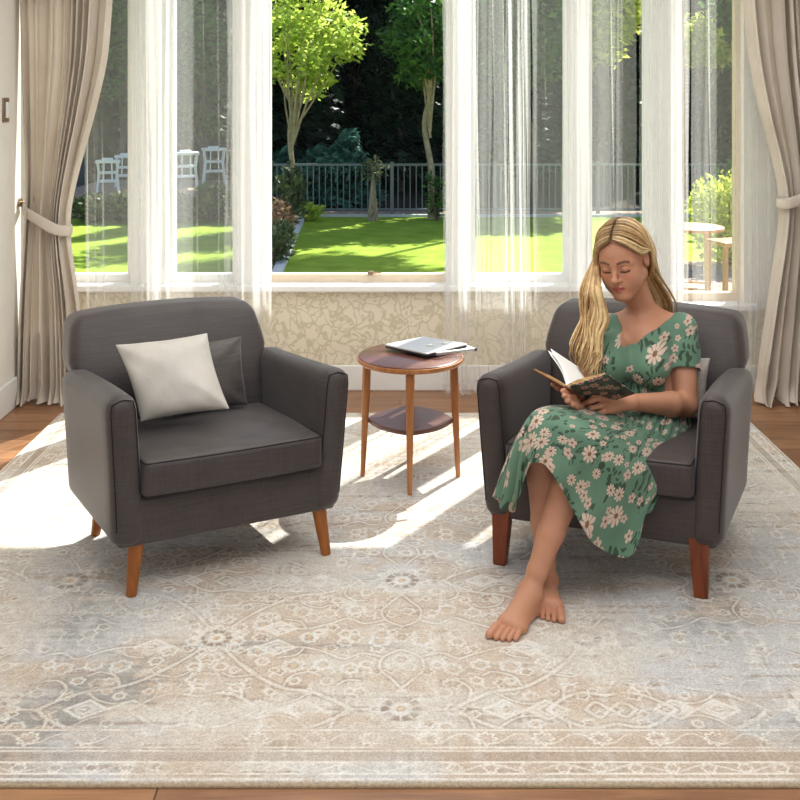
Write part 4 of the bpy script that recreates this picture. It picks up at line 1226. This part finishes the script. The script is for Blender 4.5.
# legs
BF.chain([HL,HL+(KL-HL)*.5,KL],[.055,.046,.045],.02); BF.chain([HR,HR+(KR-HR)*.5,KR],[.055,.044,.044],.02)
def shin(K,A,sd):
    d=A-K; back=-Fw
    BF.chain([K,K+d*.12,K+d*.32+back*.012,K+d*.62+back*.006,K+d*.86,A],[.047,.045,.0505,.041,.031,.031],.012)
    BF.cone(K+d*.18+back*.022,K+d*.5+back*.016,.034,.026,.02)
shin(KL,AL,1); shin(KR,AR,-1)
# feet
def foot(A,heel,tip,med):
    """heel and middle-toe points on the floor; med = unit vector towards the big toe"""
    h=np.array([*heel,.0125]); t=np.array([*tip,.0125]); d=t-h; L=np.linalg.norm(d); d/=L; m=np.array([*med,0.]); m=unit(m-d*(m@d))
    up=UP
    BF.cone(h+d*.03+up*.032,A+up*-.005,.031,.030,.02)
    BF.cone(h+d*.03+up*.028,h+d*.02+up*.045,.029,.025,.015)
    ball=h+d*(L*.735)
    BF.cone(A+d*.012+up*-.005,ball+up*.026+m*.014,.031,.020,.025)
    BF.cone(h+d*.04+up*.024-m*.008,ball-m*.024+up*.018,.024,.0175,.02)
    BF.cone(A+d*.01-m*.01,ball-m*.012+up*.024,.026,.017,.02)
    BF.cone(ball+m*.026+up*.018,ball-m*.030-d*.014+up*.016,.0172,.0150,.02)
    # ankle bones
    BF.ell(A+m*.027+up*.006,(d,m,up),(.013,.009,.013),.014); BF.ell(A-m*.027-up*.002,(d,m,up),(.013,.009,.013),.014)
    for i,(off,ln,r0,r1) in enumerate(((.029,.275,.0130,.0122),(.0100,.272,.0082,.0080),(-.0058,.25,.0078,.0076),(-.0205,.218,.0076,.0073),(-.0342,.17,.0076,.0072))):
        a=ball+m*off*.95-d*.004*i+up*.018; e=h+d*(L*(.72+ln))+m*off*1.12+up*(r1+.0005)
        mid=(a+e)/2+up*.006-d*.002
        BF.chain([a,mid,e],[r0+.0003,r0-.0007,r1],.0018)
foot(AL,(.430,3.235),(.285,3.018),(-.82,.57))
foot(AR,(.475,3.37),(.448,3.128),(.97,-.10))
# hands: palm + four fingers + thumb
def hand(W,palm0,palm1,side,fingers,thumb,rp=.016):
    """palm0/palm1: knuckle line ends (index, little)"""
    p0,p1=np.array(palm0),np.array(palm1)
    for q in (0,.33,.66,1):
        k=p0+(p1-p0)*q; BF.cone(W+(k-W)*.1,k,.020,.0125,.014)
    for f in fingers: BF.chain(f,[.0105,.0098,.0092,.0080][:len(f)],.004)
    BF.chain(thumb,[.015,.0125,.0105,.0088][:len(thumb)],.008)
hand(WL_,P(610,394,3.405),P(613,410,3.395),1,
     [[P(610,394,3.405),P(601,391,3.372),P(593,394,3.366),P(588,397,3.385)],
      [P(610,399.5,3.40),P(599,398,3.362),P(590,401,3.358),P(584,403.5,3.378)],
      [P(611,405,3.398),P(601,405.5,3.362),P(592,408,3.362),P(586.5,409.5,3.382)],
      [P(613,410,3.395),P(604,411.5,3.366),P(597,413.5,3.366),P(592,414,3.382)]],
     [P(624,397,3.43),P(618,388,3.445),P(612,383,3.455),P(605,381,3.46)])
hand(WR_,P(577,393,3.41),P(583,408,3.41),-1,
     [[P(577,394,3.41),P(570,391,3.345),P(565,391,3.315),P(562.5,391,3.30)],
      [P(579,399,3.41),P(573,397,3.34),P(567.5,397,3.305),P(564,396,3.29)],
      [P(581,404,3.41),P(576,402.5,3.34),P(570.5,402.5,3.305),P(567,401,3.288)],
      [P(583,408,3.41),P(580,407,3.345),P(576,406.5,3.312),P(572.5,405,3.297)]],
     [P(577,397,3.45),P(567,392,3.44),P(558,387,3.42),P(553,384,3.41)])

# ---- head
def head(S):
    E=lambda c,r,k=.02,op='add': S.ell(H(*c),HA,np.array(r)*HS,k,op)
    C=lambda a,b,ra,rb,k=.012,op='add': S.cone(H(*a),H(*b),ra*HS,rb*HS,k,op)
    E((0,-.014,.030),(.073,.092,.083),.02)
    E((0,.022,-.028),(.0575,.066,.085),.03)
    E((0,.030,.035),(.060,.058,.055),.03)
    for s in (-1,1):
        C((s*.053,-.004,-.055),(s*.016,.068,-.103),.018,.015,.03)
        E((s*.036,.054,-.032),(.027,.026,.030),.025); E((s*.034,.044,-.062),(.026,.028,.032),.03)
        C((s*.012,.083,.014),(s*.046,.063,.012),.009,.010,.016)
    E((0,.071,-.103),(.021,.020,.017),.02)
    E((0,.072,-.066),(.030,.019,.024),.02)
    for s in (-1,1):
        E((s*.0315,.098,-.006),(.018,.0155,.0115),.012,'sub')
        E((s*.0315,.0735,-.007),(.0165,.0145,.0125),.004)
        C((s*.0185,.083,-.0105),(s*.045,.073,-.0125),.0035,.003,.003)
    # nose
    C((0,.084,.006),(0,.1085,-.034),.0065,.0092,.012)
    E((0,.1085,-.036),(.0105,.0100,.0088),.006)
    for s in (-1,1):
        E((s*.0115,.0965,-.040),(.0068,.0085,.0066),.006)
        E((s*.0060,.104,-.0475),(.0034,.005,.0030),.002,'sub')
    # lips
    for a,b in (((-.021,.0805,-.0685),(-.0055,.0935,-.0645)),((-.0055,.0935,-.0645),(.0055,.0935,-.0645)),((.0055,.0935,-.0645),(.021,.0805,-.0685))): C(a,b,.0038,.0045,.005)
    for a,b in (((-.019,.0805,-.0705),(0,.0925,-.0755)),((0,.0925,-.0755),(.019,.0805,-.0705))): C(a,b,.0036,.0062,.005)
    C((-.020,.0865,-.0697),(0,.0995,-.0697),.0012,.0014,.002,'sub'); C((0,.0995,-.0697),(.020,.0865,-.0697),.0014,.0012,.002,'sub')
    # ears
    for s in (-1,1):
        E((s*.0745,-.012,-.008),(.009,.018,.030),.006); E((s*.0815,-.006,-.004),(.006,.0085,.014),.005,'sub')
head(BF)
V,Q=BF.mesh(); del BF
# skin colours (pigment: lips, brows, lashes, nails; mouth slit shade painted in; lids darker)
C3=lambda r,g,b: np.array(srgb(r,g,b)[:3])
col=np.tile(C3(190,136,107),(len(V),1)); n_=fbm(V[:,0]*14,V[:,2]*14+V[:,1]*9,3,3); col*= (0.95+.1*n_)[:,None]
loc_=(V-HC)/HS; r_=loc_@hr; f_=loc_@hf; u_=loc_@hu
face=(f_>.03)&(np.abs(r_)<.085)&(np.abs(u_)<.14)
def paint(mask,c,a):
    a=np.clip(mask,0,1)*a; col[:]=col+(np.array(c)-col)*a[:,None]
band_=lambda d,w: np.clip(1.4-np.abs(d)/w,0,1)
ar=np.abs(r_)
paint(face*np.clip(1.25-np.hypot((ar-.040)/.020,(u_+.034)/.018),0,1),C3(206,122,100),.28)
lip=face*(np.clip(1.5-((r_/.0215)**2+((u_+.0705)/.0085)**2)**.5*1.0,0,1)>.45)*(f_>.072)
paint(lip*1.,C3(186,92,88),.85)
paint(face*band_(u_+.0697,.0016)*(ar<.019)*(f_>.075),C3(110,48,46),.8)  # dark mouth slit: crease shade put into the colour
brow=.0165+.0045*np.sin(np.clip((ar-.010)/.042,0,1)*PI*.8)-.004*np.clip((ar-.040)/.012,0,1)
paint(face*band_(u_-brow,.0044)*(ar>.012)*(ar<.052),C3(78,52,36),.9)
lash=-.0130-.002*np.cos(np.clip((ar-.0315)/.016,-1,1)*PI/2)+.0015*np.clip((ar-.04)/.01,0,1)
paint(face*band_(u_-lash,.0037)*(ar>.016)*(ar<.049),C3(52,34,28),.95)
paint(face*band_(u_-(lash+.0105),.0016)*(ar>.018)*(ar<.047),C3(150,100,78),.6)
paint(face*np.clip(1.2-np.hypot((ar-.0315)/.017,(u_-(lash+.005))/.007),0,1),C3(150,98,80),.35)
# hair roots tint under the hairline
# toe nails
# pale nail beds are too small to show
root=thing('person','blonde person in a green floral dress reading a book barefoot in the armchair','person',WB)
me=fast_mesh('body',V-WB,Q,col=col); body=link('body',me,M['skin'],root)

# ---- bodice
DF=Field((.58,3.40,.36),(1.13,3.95,.90),.0032)
torso(DF,.0075)
DF.chain([SL,SL+(EL-SL)*.30,SL+(EL-SL)*.66],[.055,.057,.059],.02); DF.chain([SR,SR+(ER-SR)*.3,SR+(ER-SR)*.5],[.056,.058,.060],.02)
DF.cone(NECK+[0,0,-.04],SL,.036,.046,.03); DF.cone(NECK+[0,0,-.04],SR,.036,.046,.03)
# gathered under the bust
ub=P(634,383,3.70)
DF.ell(P(641,386,3.715)+Fw*.0,(Lx,Fw,UP),(.128,.100,.03),.03)
# sleeve openings
def cutplane(S,c,n,lo,hi,k=0.):
    c=np.array(c);n=unit(n)
    S.apply(lambda x,y,z:-((x-c[0])*n[0]+(y-c[1])*n[1]+(z-c[2])*n[2])+0*x*y*z,lo,hi,k,'sub')
e=unit(EL-SL); c=SL+(EL-SL)*.62; 
DF.cone(c+e*.03,c+e*.09,.075,.075,.0,'sub')
e=unit(ER-SR); c=SR+(ER-SR)*.47; DF.cone(c+e*.034,c+e*.09,.075,.075,.0,'sub')
# neckline
def neck2d(a,b,ra,rb):
    """scooped opening: a tapering capsule seen from the front, cut straight through the front of the bodice"""
    f2=lambda p: np.array([(p-NECK)@Lx,p[2]])
    a2,b2=f2(a),f2(b); ab=b2-a2; L=ab@ab
    def fn(x,y,z):
        l=(x-NECK[0])*Lx[0]+(y-NECK[1])*Lx[1]; fr=(x-NECK[0])*Fw[0]+(y-NECK[1])*Fw[1]
        t=np.clip(((l-a2[0])*ab[0]+(z-a2[1])*ab[1])/L,0,1)
        d=np.sqrt((l-a2[0]-t*ab[0])**2+(z-a2[1]-t*ab[1])**2)-(ra+(rb-ra)*t)
        return np.maximum(d,-(fr+.0))
    DF.apply(fn,NECK+np.array([-.3,-.3,-.25]),NECK+np.array([.3,.1,.2]),.004,'sub')
neck2d(P(636,309,3.62),P(621,347,3.575),.098,.013)
neck2d(P(655,302,3.68),P(626,339,3.575),.064,.034)
neck2d(P(640,280,3.68),P(640,300,3.68),.11,.11)
DF.ell(NECK+[0,0,.05],(Lx,Fw,UP),(.112,.15,.085),.006,'sub')
V,Q=DF.mesh(); del DF
uvb=np.stack([(V@Lx)*1.0,V[:,2]+(V@Fw)*.15],-1)
me=fast_mesh('dress',V-WB,Q,uv=uvb); dress=link('dress',me,M['dress'],root)

# ---- skirt: rows from waist to hem, columns from her right side round to her left
SK=[[(592,402,3.74),(572,425,3.66),(545,440,3.56),(522,455,3.46),(508,480,3.42),(499,503,3.40)],
    [(598,398,3.68),(572,408,3.55),(547,409,3.43),(527,421,3.34),(511,455,3.31),(498,499,3.31)],
    [(606,396,3.64),(582,405,3.48),(557,407,3.35),(535,414,3.26),(520,450,3.24),(511,513,3.255)],
    [(615,395,3.62),(593,406,3.44),(568,409,3.31),(543,416,3.235),(530,445,3.215),(522,486,3.225)],
    [(625,395,3.60),(605,409,3.42),(580,414,3.29),(555,421,3.215),(539,443,3.195),(530,465,3.20)],
    [(635,396,3.60),(617,414,3.42),(596,421,3.28),(573,430,3.195),(557,448,3.18),(545,465,3.18)],
    [(645,397,3.60),(632,419,3.42),(612,431,3.28),(592,443,3.195),(575,470,3.175),(561,488,3.17)],
    [(655,398,3.60),(646,424,3.43),(630,441,3.30),(612,460,3.205),(595,490,3.185),(577,518,3.175)],
    [(664,399,3.61),(658,429,3.45),(645,449,3.33),(630,475,3.235),(612,512,3.205),(594,544,3.195)],
    [(672,400,3.63),(669,431,3.48),(660,452,3.37),(648,480,3.275),(638,520,3.235),(628,558,3.215)],
    [(679,403,3.66),(679,431,3.53),(673,449,3.43),(664,470,3.34),(653,498,3.28),(644,522,3.25)],
    [(685,406,3.70),(688,431,3.58),(686,440,3.52),(681,449,3.46),(672,460,3.40),(664,475,3.345)],
    [(687,410,3.76),(691,431,3.66),(691,436,3.62),(690,440,3.58),(688,444,3.53),(685,449,3.49)]]
K=np.array([[P(*q) for q in c] for c in SK])                  # [col,row,3]
nu,nv=150,90
A_=spline(K,nu); A_=spline(np.swapaxes(A_,0,1),nv)            # [row,col,3]
du=np.gradient(A_,axis=1); dv=np.gradient(A_,axis=0); nr=np.cross(du,dv); nr/=np.linalg.norm(nr,axis=2)[...,None]+1e-9
nr*=np.where((nr@np.array([-.2,-.85,.45]))<0,-1,1)[...,None]
vv=np.linspace(0,1,nv)[:,None]; uu=np.linspace(0,1,nu)[None,:]
fold=.010*np.exp(-(vv/.18)**2)*np.sin(uu*2*PI*15+np.sin(uu*9))                       # gathers at the waist
hang=np.clip((vv-.55)/.45,0,1)
fold=fold+.009*hang*np.sin(uu*2*PI*6.0+vv*2+1.)*np.clip((uu-.3)/.2,0,1)*np.clip((.86-uu)/.1,0,1)
fold=fold+.016*hang*np.sin(uu*2*PI*14+vv*3)*np.clip((.27-uu)/.1,0,1)                # flounce at her right knee
fold=fold+.006*np.sin((uu*7-vv*9)*1.3+2)*np.clip(vv*3,0,1)*np.clip((uu-.35)*3,0,1)+.004*np.sin(uu*31-vv*17)*np.clip(vv*2,0,1)*np.clip((uu-.5)*3,0,1)
A_=A_+nr*fold[...,None]
su=np.cumsum(np.concatenate([[0],np.linalg.norm(np.diff(A_[nv//2],axis=0),axis=1)])); sv=np.cumsum(np.concatenate([[0],np.linalg.norm(np.diff(A_[:,nu//2],axis=0),axis=1)]))
uvs=np.stack(np.broadcast_arrays(su[None,:]*1.15+3,-sv[:,None]+7),-1).reshape(-1,2)
idx=np.arange(nu*nv).reshape(nv,nu)
Qs=np.stack([idx[:-1,:-1],idx[1:,:-1],idx[1:,1:],idx[:-1,1:]],-1).reshape(-1,4)
me=fast_mesh('skirt',(A_-WB).reshape(-1,3),Qs,uv=uvs); sk=link('skirt',me,M['dress'],dress)
so_=sk.modifiers.new('cloth thickness','SOLIDIFY'); so_.thickness=.004; so_.offset=0

# ---- hair
rng=np.random.default_rng(12)
CAPC=np.array([0,-.016,.026]); CAPR=np.array([.083,.103,.0985])
def cap(theta,phi,lift=0.):
    """theta: angle from the parting down the side (+ = her left), phi: front (+) to back along the parting"""
    r=math.sin(theta); q=math.cos(theta)
    d=np.array([r,q*math.sin(phi),q*math.cos(phi)])
    return H(*(CAPC+d*(CAPR+lift)))
HV=[];HQ=[];HCo=[];nh=0
def lock(pts,rad,tone,flat=(1.,.45),n=40,m=7):
    global nh
    pts=spline(np.array(pts),n); prof=np.interp(np.linspace(0,1,n),[0,.06,.3,.75,1],[.45,.9,1,.8,.08])*rad
    mb=MB().tube(pts,prof,m,True,flat); v=mb.verts(); HV.append(v)
    f=[q for q in mb.f if len(q)==4]; HQ.append(np.array(f)+nh); nh+=len(v)
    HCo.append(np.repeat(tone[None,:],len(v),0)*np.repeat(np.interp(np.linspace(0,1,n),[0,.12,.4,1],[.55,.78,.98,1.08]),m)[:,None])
blond=[C3(188,152,104),C3(206,172,124),C3(168,132,88),C3(216,186,140),C3(150,114,74)]
def tone(): return blond[rng.integers(len(blond))]*rng.uniform(.9,1.08)
def mixp(a,b,t): return tuple(np.array(a)*(1-t)+np.array(b)*t)
# her right side: sweeps off the parting, past the temple, over the shoulder
FR=[(.004,.078,.097),(-.030,.078,.081),(-.058,.064,.054),(-.073,.048,.018),(-.074,.042,-.022)]
FL=[(.010,.078,.097),(.040,.072,.081),(.068,.052,.048),(.075,.024,.026),(.080,-.018,.016)]
for i in range(190):
    a=rng.random()**1.2; j=rng.normal(0,1,8); lay=rng.random()
    phi=math.radians(52-120*a+rng.normal(0,3)); w_=smooth01(a,.0,.45)
    pts=[]
    for k,th in enumerate((.02,.35,.72,1.08,1.38)):
        c_=cap(-th,phi-.1*th*w_,.003+.008*lay); f_=H(*(np.array(FR[k])*(1+.03*lay)+np.array([-.004,.004,.002])*lay))
        pts.append(f_*(1-w_)+c_*w_)
    w1=mixp((598,291,3.60),(584,286,3.69),a); w2=mixp((603,318,3.585),(581,318,3.68),a); w3=mixp((599,345,3.565),(576,347,3.63),a); w4=mixp((592,376,3.57),(578,364,3.62),a)
    ph=a*5+rng.normal(0,.35); fan=(rng.random()-.5); W=[]
    cut=rng.uniform(.55,1.)
    wp=[w1,mixp(w1,w2,.5),w2,mixp(w2,w3,.5),w3,mixp(w3,w4,.6*cut),mixp(w3,w4,cut)]
    for k,wq in enumerate(wp):
        am=(.6,1.2,2.0,2.6,3.0,3.4,3.6)[k]
        W.append(P(wq[0]+fan*(5,7,8,10,11,9,7)[k]+am*math.sin(ph+k*1.45)+j[k]*.7,wq[1]+j[0]*(.5+k*.7),wq[2]+.008*am/3*math.cos(ph+k*1.45)-.03*lay))
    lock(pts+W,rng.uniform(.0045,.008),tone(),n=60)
# her left side: over the crown, behind the ear and down the back of the shoulder
for i in range(150):
    a=rng.random()**1.2; j=rng.normal(0,1,8); lay=rng.random()
    phi=math.radians(52-125*a+rng.normal(0,3)); w_=smooth01(a,.0,.45)
    pts=[]
    for k,th in enumerate((.02,.36,.72,1.02)):
        c_=cap(th,phi-.35*th*(1-a),.003+.007*lay); f_=H(*(np.array(FL[k])*(1+.03*lay)+np.array([.003,.003,.002])*lay))
        pts.append(f_*(1-w_)+c_*w_)
    pts.append(H(.083+.004*lay,-.034-.042*a,.012-.02*a)); pts.append(H(.078,-.048-.035*a,-.045))
    w=mixp((652,281,3.765),(660,283,3.84),a); w2=mixp((660,300,3.81),(667,300,3.87),a); w3=mixp((662,325,3.85),(667,328,3.90),a)
    W=[P(w[0]+j[0]*1.2,w[1]+j[1],w[2]),P(w2[0]+j[2]*2.,w2[1],w2[2]),P(w3[0]+j[3]*2.5,w3[1]+abs(j[4])*4,w3[2])]
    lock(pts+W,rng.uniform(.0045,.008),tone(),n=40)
# fine baby hairs along the hairline
for i in range(90):
    L_=FL if i%2 else FR; o_=np.array([rng.normal(0,.0015),rng.uniform(-.002,.002),rng.uniform(-.007,.003)])
    pts=[H(*(np.array(q)*1.004+o_*(.3 if k==0 else 1))) for k,q in enumerate(L_)]
    pts.append(H(.082,-.036,.010) if i%2 else P(597+rng.normal(0,1.5),290,3.60))
    if i%2==0: pts.append(P(601+rng.normal(0,2.),312+rng.normal(0,4),3.59))
    lock(pts,rng.uniform(.0012,.0026),tone()*.92,n=34,m=5)
# back of the head
for i in range(60):
    a=rng.uniform(-1,1); phi=math.radians(-62-40*rng.random())
    th=a*1.0; pts=[cap(th*.3,phi+.5,.002),cap(th*.8,phi,.004)]
    pts.append(H(a*.07,-.105,-.02)); pts.append(H(a*.07,-.095,-.08)); b=NECK+Lx*a*.09-Fw*.085+[0,0,.03]; pts.append(b); pts.append(b-[0,0,.10]-Fw*.01)
    lock(pts,rng.uniform(.009,.013),tone()*.9,n=26)
# under-layer so that no scalp shows: a shell over the skull, open at the face
th=np.linspace(-1.5,1.5,60); ph=np.linspace(math.radians(57),math.radians(-150),60)
G=np.array([[cap(t_,p_-.35*abs(t_)**2*(1 if p_>0 else 0)*.6,-.002) for t_ in th] for p_ in ph])
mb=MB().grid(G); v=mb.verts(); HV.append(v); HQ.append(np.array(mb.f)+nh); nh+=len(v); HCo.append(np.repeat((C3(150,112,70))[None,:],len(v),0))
V=np.concatenate(HV); Q=np.concatenate(HQ); 
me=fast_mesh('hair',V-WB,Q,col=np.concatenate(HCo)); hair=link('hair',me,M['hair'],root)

# ---------------------------------------------------------------- book
A0=P(566,388,3.31); C0=P(607,374.5,3.247); E0=P(594,405.5,3.422)
sp=unit(E0-A0); rw=unit((C0-A0)-sp*((C0-A0)@sp)); bh=.185; bw=.142
lw=P(527.5,365.5,3.335)-A0; lw=unit(lw-sp*(lw@sp))
bk=thing('book','open hardback book with floral cover held in the woman\'s hands','book',A0)
def leafquad(dirv,w,h,lift,curve,n=14,off=0.):
    nrm=unit(np.cross(sp,dirv)); 
    if nrm[2]<0: nrm=-nrm
    G=[]
    for q in np.linspace(0,1,n):
        p=dirv*w*q+nrm*(lift+curve*math.sin(PI*min(1,q*1.15))*(1-q*.35)); G.append([p+sp*(h*t+off) for t in np.linspace(0,1,8)])
    return np.array(G),nrm
def board(name,dirv,mat):
    G,nrm=leafquad(dirv,bw+.004,bh+.006,0,0,off=-.003)
    m=MB().grid(G); o=obj(name,m,mat,bk,angle=30)
    uvl=o.data.uv_layers.new(name='UVMap')
    nn=8; 
    for lp in o.data.loops:
        i=lp.vertex_index; uvl.data[lp.index].uv=((i//nn)/13*bw,(i%nn)/7*bh)
    s=o.modifiers.new('board thickness','SOLIDIFY'); s.thickness=.003; s.offset=-1 if False else 0
    return o
def block(dirv,th,curve):
    G1,nrm=leafquad(dirv,bw,bh,.002,0); G2,_=leafquad(dirv,bw-.004,bh,th,curve)
    m=MB(); m.grid(G1[::-1]); m.grid(G2)
    m.grid(np.stack([G1[:,0],G2[:,0]])); m.grid(np.stack([G1[:,-1],G2[:,-1]])[::-1]); m.grid(np.stack([G1[-1],G2[-1]])); m.grid(np.stack([G1[0],G2[0]]))
    o=obj('page_block',m,M['page_edge'],bk,angle=30)
    o.data.materials.append(M['paper'])
    n2=(14-1)*(8-1)
    for k in range(n2,2*n2): o.data.polygons[k].material_index=1
    return o
c1=tag(board('cover',rw,M['book_cover']),'dark floral printed board'); block(rw,.008,.007)
board('cover',lw,M['cover_edge']); block(lw,.006,.005)
obj('spine',MB().tube([-sp*.003,sp*(bh+.003)],.0065,10),M['cover_edge'],bk)
# turned-up leaf
pv=P(538,346,3.345)-A0; pv=unit(pv-sp*(pv@sp))
for ang,cv in ((0,.012),(.14,.010)):
    dv_=unit(pv*math.cos(ang)+lw*math.sin(ang))
    G,_=leafquad(dv_,.150,bh*.98,.003,cv)
    o=obj('page',MB().grid(G),M['paper'],bk,angle=180); s=o.modifiers.new('paper','SOLIDIFY'); s.thickness=.0008
SKY,SUNE,FILL1,FILL2,FILL3,EXPO=.22,13.0,58,32,18,0.03
# ---------------------------------------------------------------- light and camera
w=bpy.data.worlds.new('sky'); SC.world=w; w.use_nodes=True
nt=w.node_tree; nt.nodes.clear()
out=nt.nodes.new('ShaderNodeOutputWorld'); bg=nt.nodes.new('ShaderNodeBackground'); sky=nt.nodes.new('ShaderNodeTexSky')
SUN_EL=math.radians(44.5); sd=unit([.55,.84,0])
try:
    sky.sky_type='NISHITA'; sky.sun_disc=False; sky.sun_elevation=SUN_EL; sky.sun_rotation=math.atan2(sd[0],sd[1]); sky.air_density=1.0; sky.dust_density=1.5
except Exception: pass
bg.inputs['Strength'].default_value=SKY
nt.links.new(sky.outputs[0],bg.inputs[0]); nt.links.new(bg.outputs[0],out.inputs[0])
sl=bpy.data.lights.new('sun','SUN'); sl.energy=SUNE; sl.angle=math.radians(.6); sl.color=(1,.96,.9)
so=bpy.data.objects.new('sun',sl); COL.objects.link(so)
dirv=Vector((-sd[0]*math.cos(SUN_EL),-sd[1]*math.cos(SUN_EL),-math.sin(SUN_EL)))
so.rotation_euler=dirv.to_track_quat('-Z','Y').to_euler(); so.location=(4,9,8)
def lamp(name,loc,size,power,col=(.97,.985,1),rot=(0,0,0)):
    l=bpy.data.lights.new(name,'AREA'); l.shape='RECTANGLE'; l.size,l.size_y=size; l.energy=power; l.color=col
    o=bpy.data.objects.new(name,l); COL.objects.link(o); o.location=loc; o.rotation_euler=rot; return o
lamp('added_ceiling_fill',(.2,2.1,ZC-.02),(2.8,1.8),FILL1)  # added overhead fill panel, stands for no real fixture
lamp('added_ceiling_fill',(.2,4.2,ZC-.02),(2.6,1.2),FILL2)  # second added overhead fill, closer to the windows
lamp('added_rear_fill',(.2,YB+.1,1.5),(3.6,2.2),FILL3,(.95,.98,1),(math.radians(90),0,0))  # added frontal fill behind the camera, not an actual window
cam=bpy.data.cameras.new('camera'); co=bpy.data.objects.new('camera',cam); COL.objects.link(co)
co.location=(0,0,CAM_H); co.rotation_euler=(math.radians(90),0,0)
cam.sensor_fit='HORIZONTAL'; cam.sensor_width=36; cam.lens=FPX/800*36; cam.shift_y=(HORIZON-400)/800; cam.clip_start=.05; cam.clip_end=200
SC.camera=co
vs=SC.view_settings; vs.view_transform='Standard'; vs.look='None'; vs.gamma=1; vs.use_curve_mapping=False; vs.exposure=EXPO
cy=SC.cycles; cy.max_bounces=10; cy.diffuse_bounces=5; cy.transparent_max_bounces=40; cy.transmission_bounces=8; cy.caustics_reflective=False; cy.caustics_refractive=False
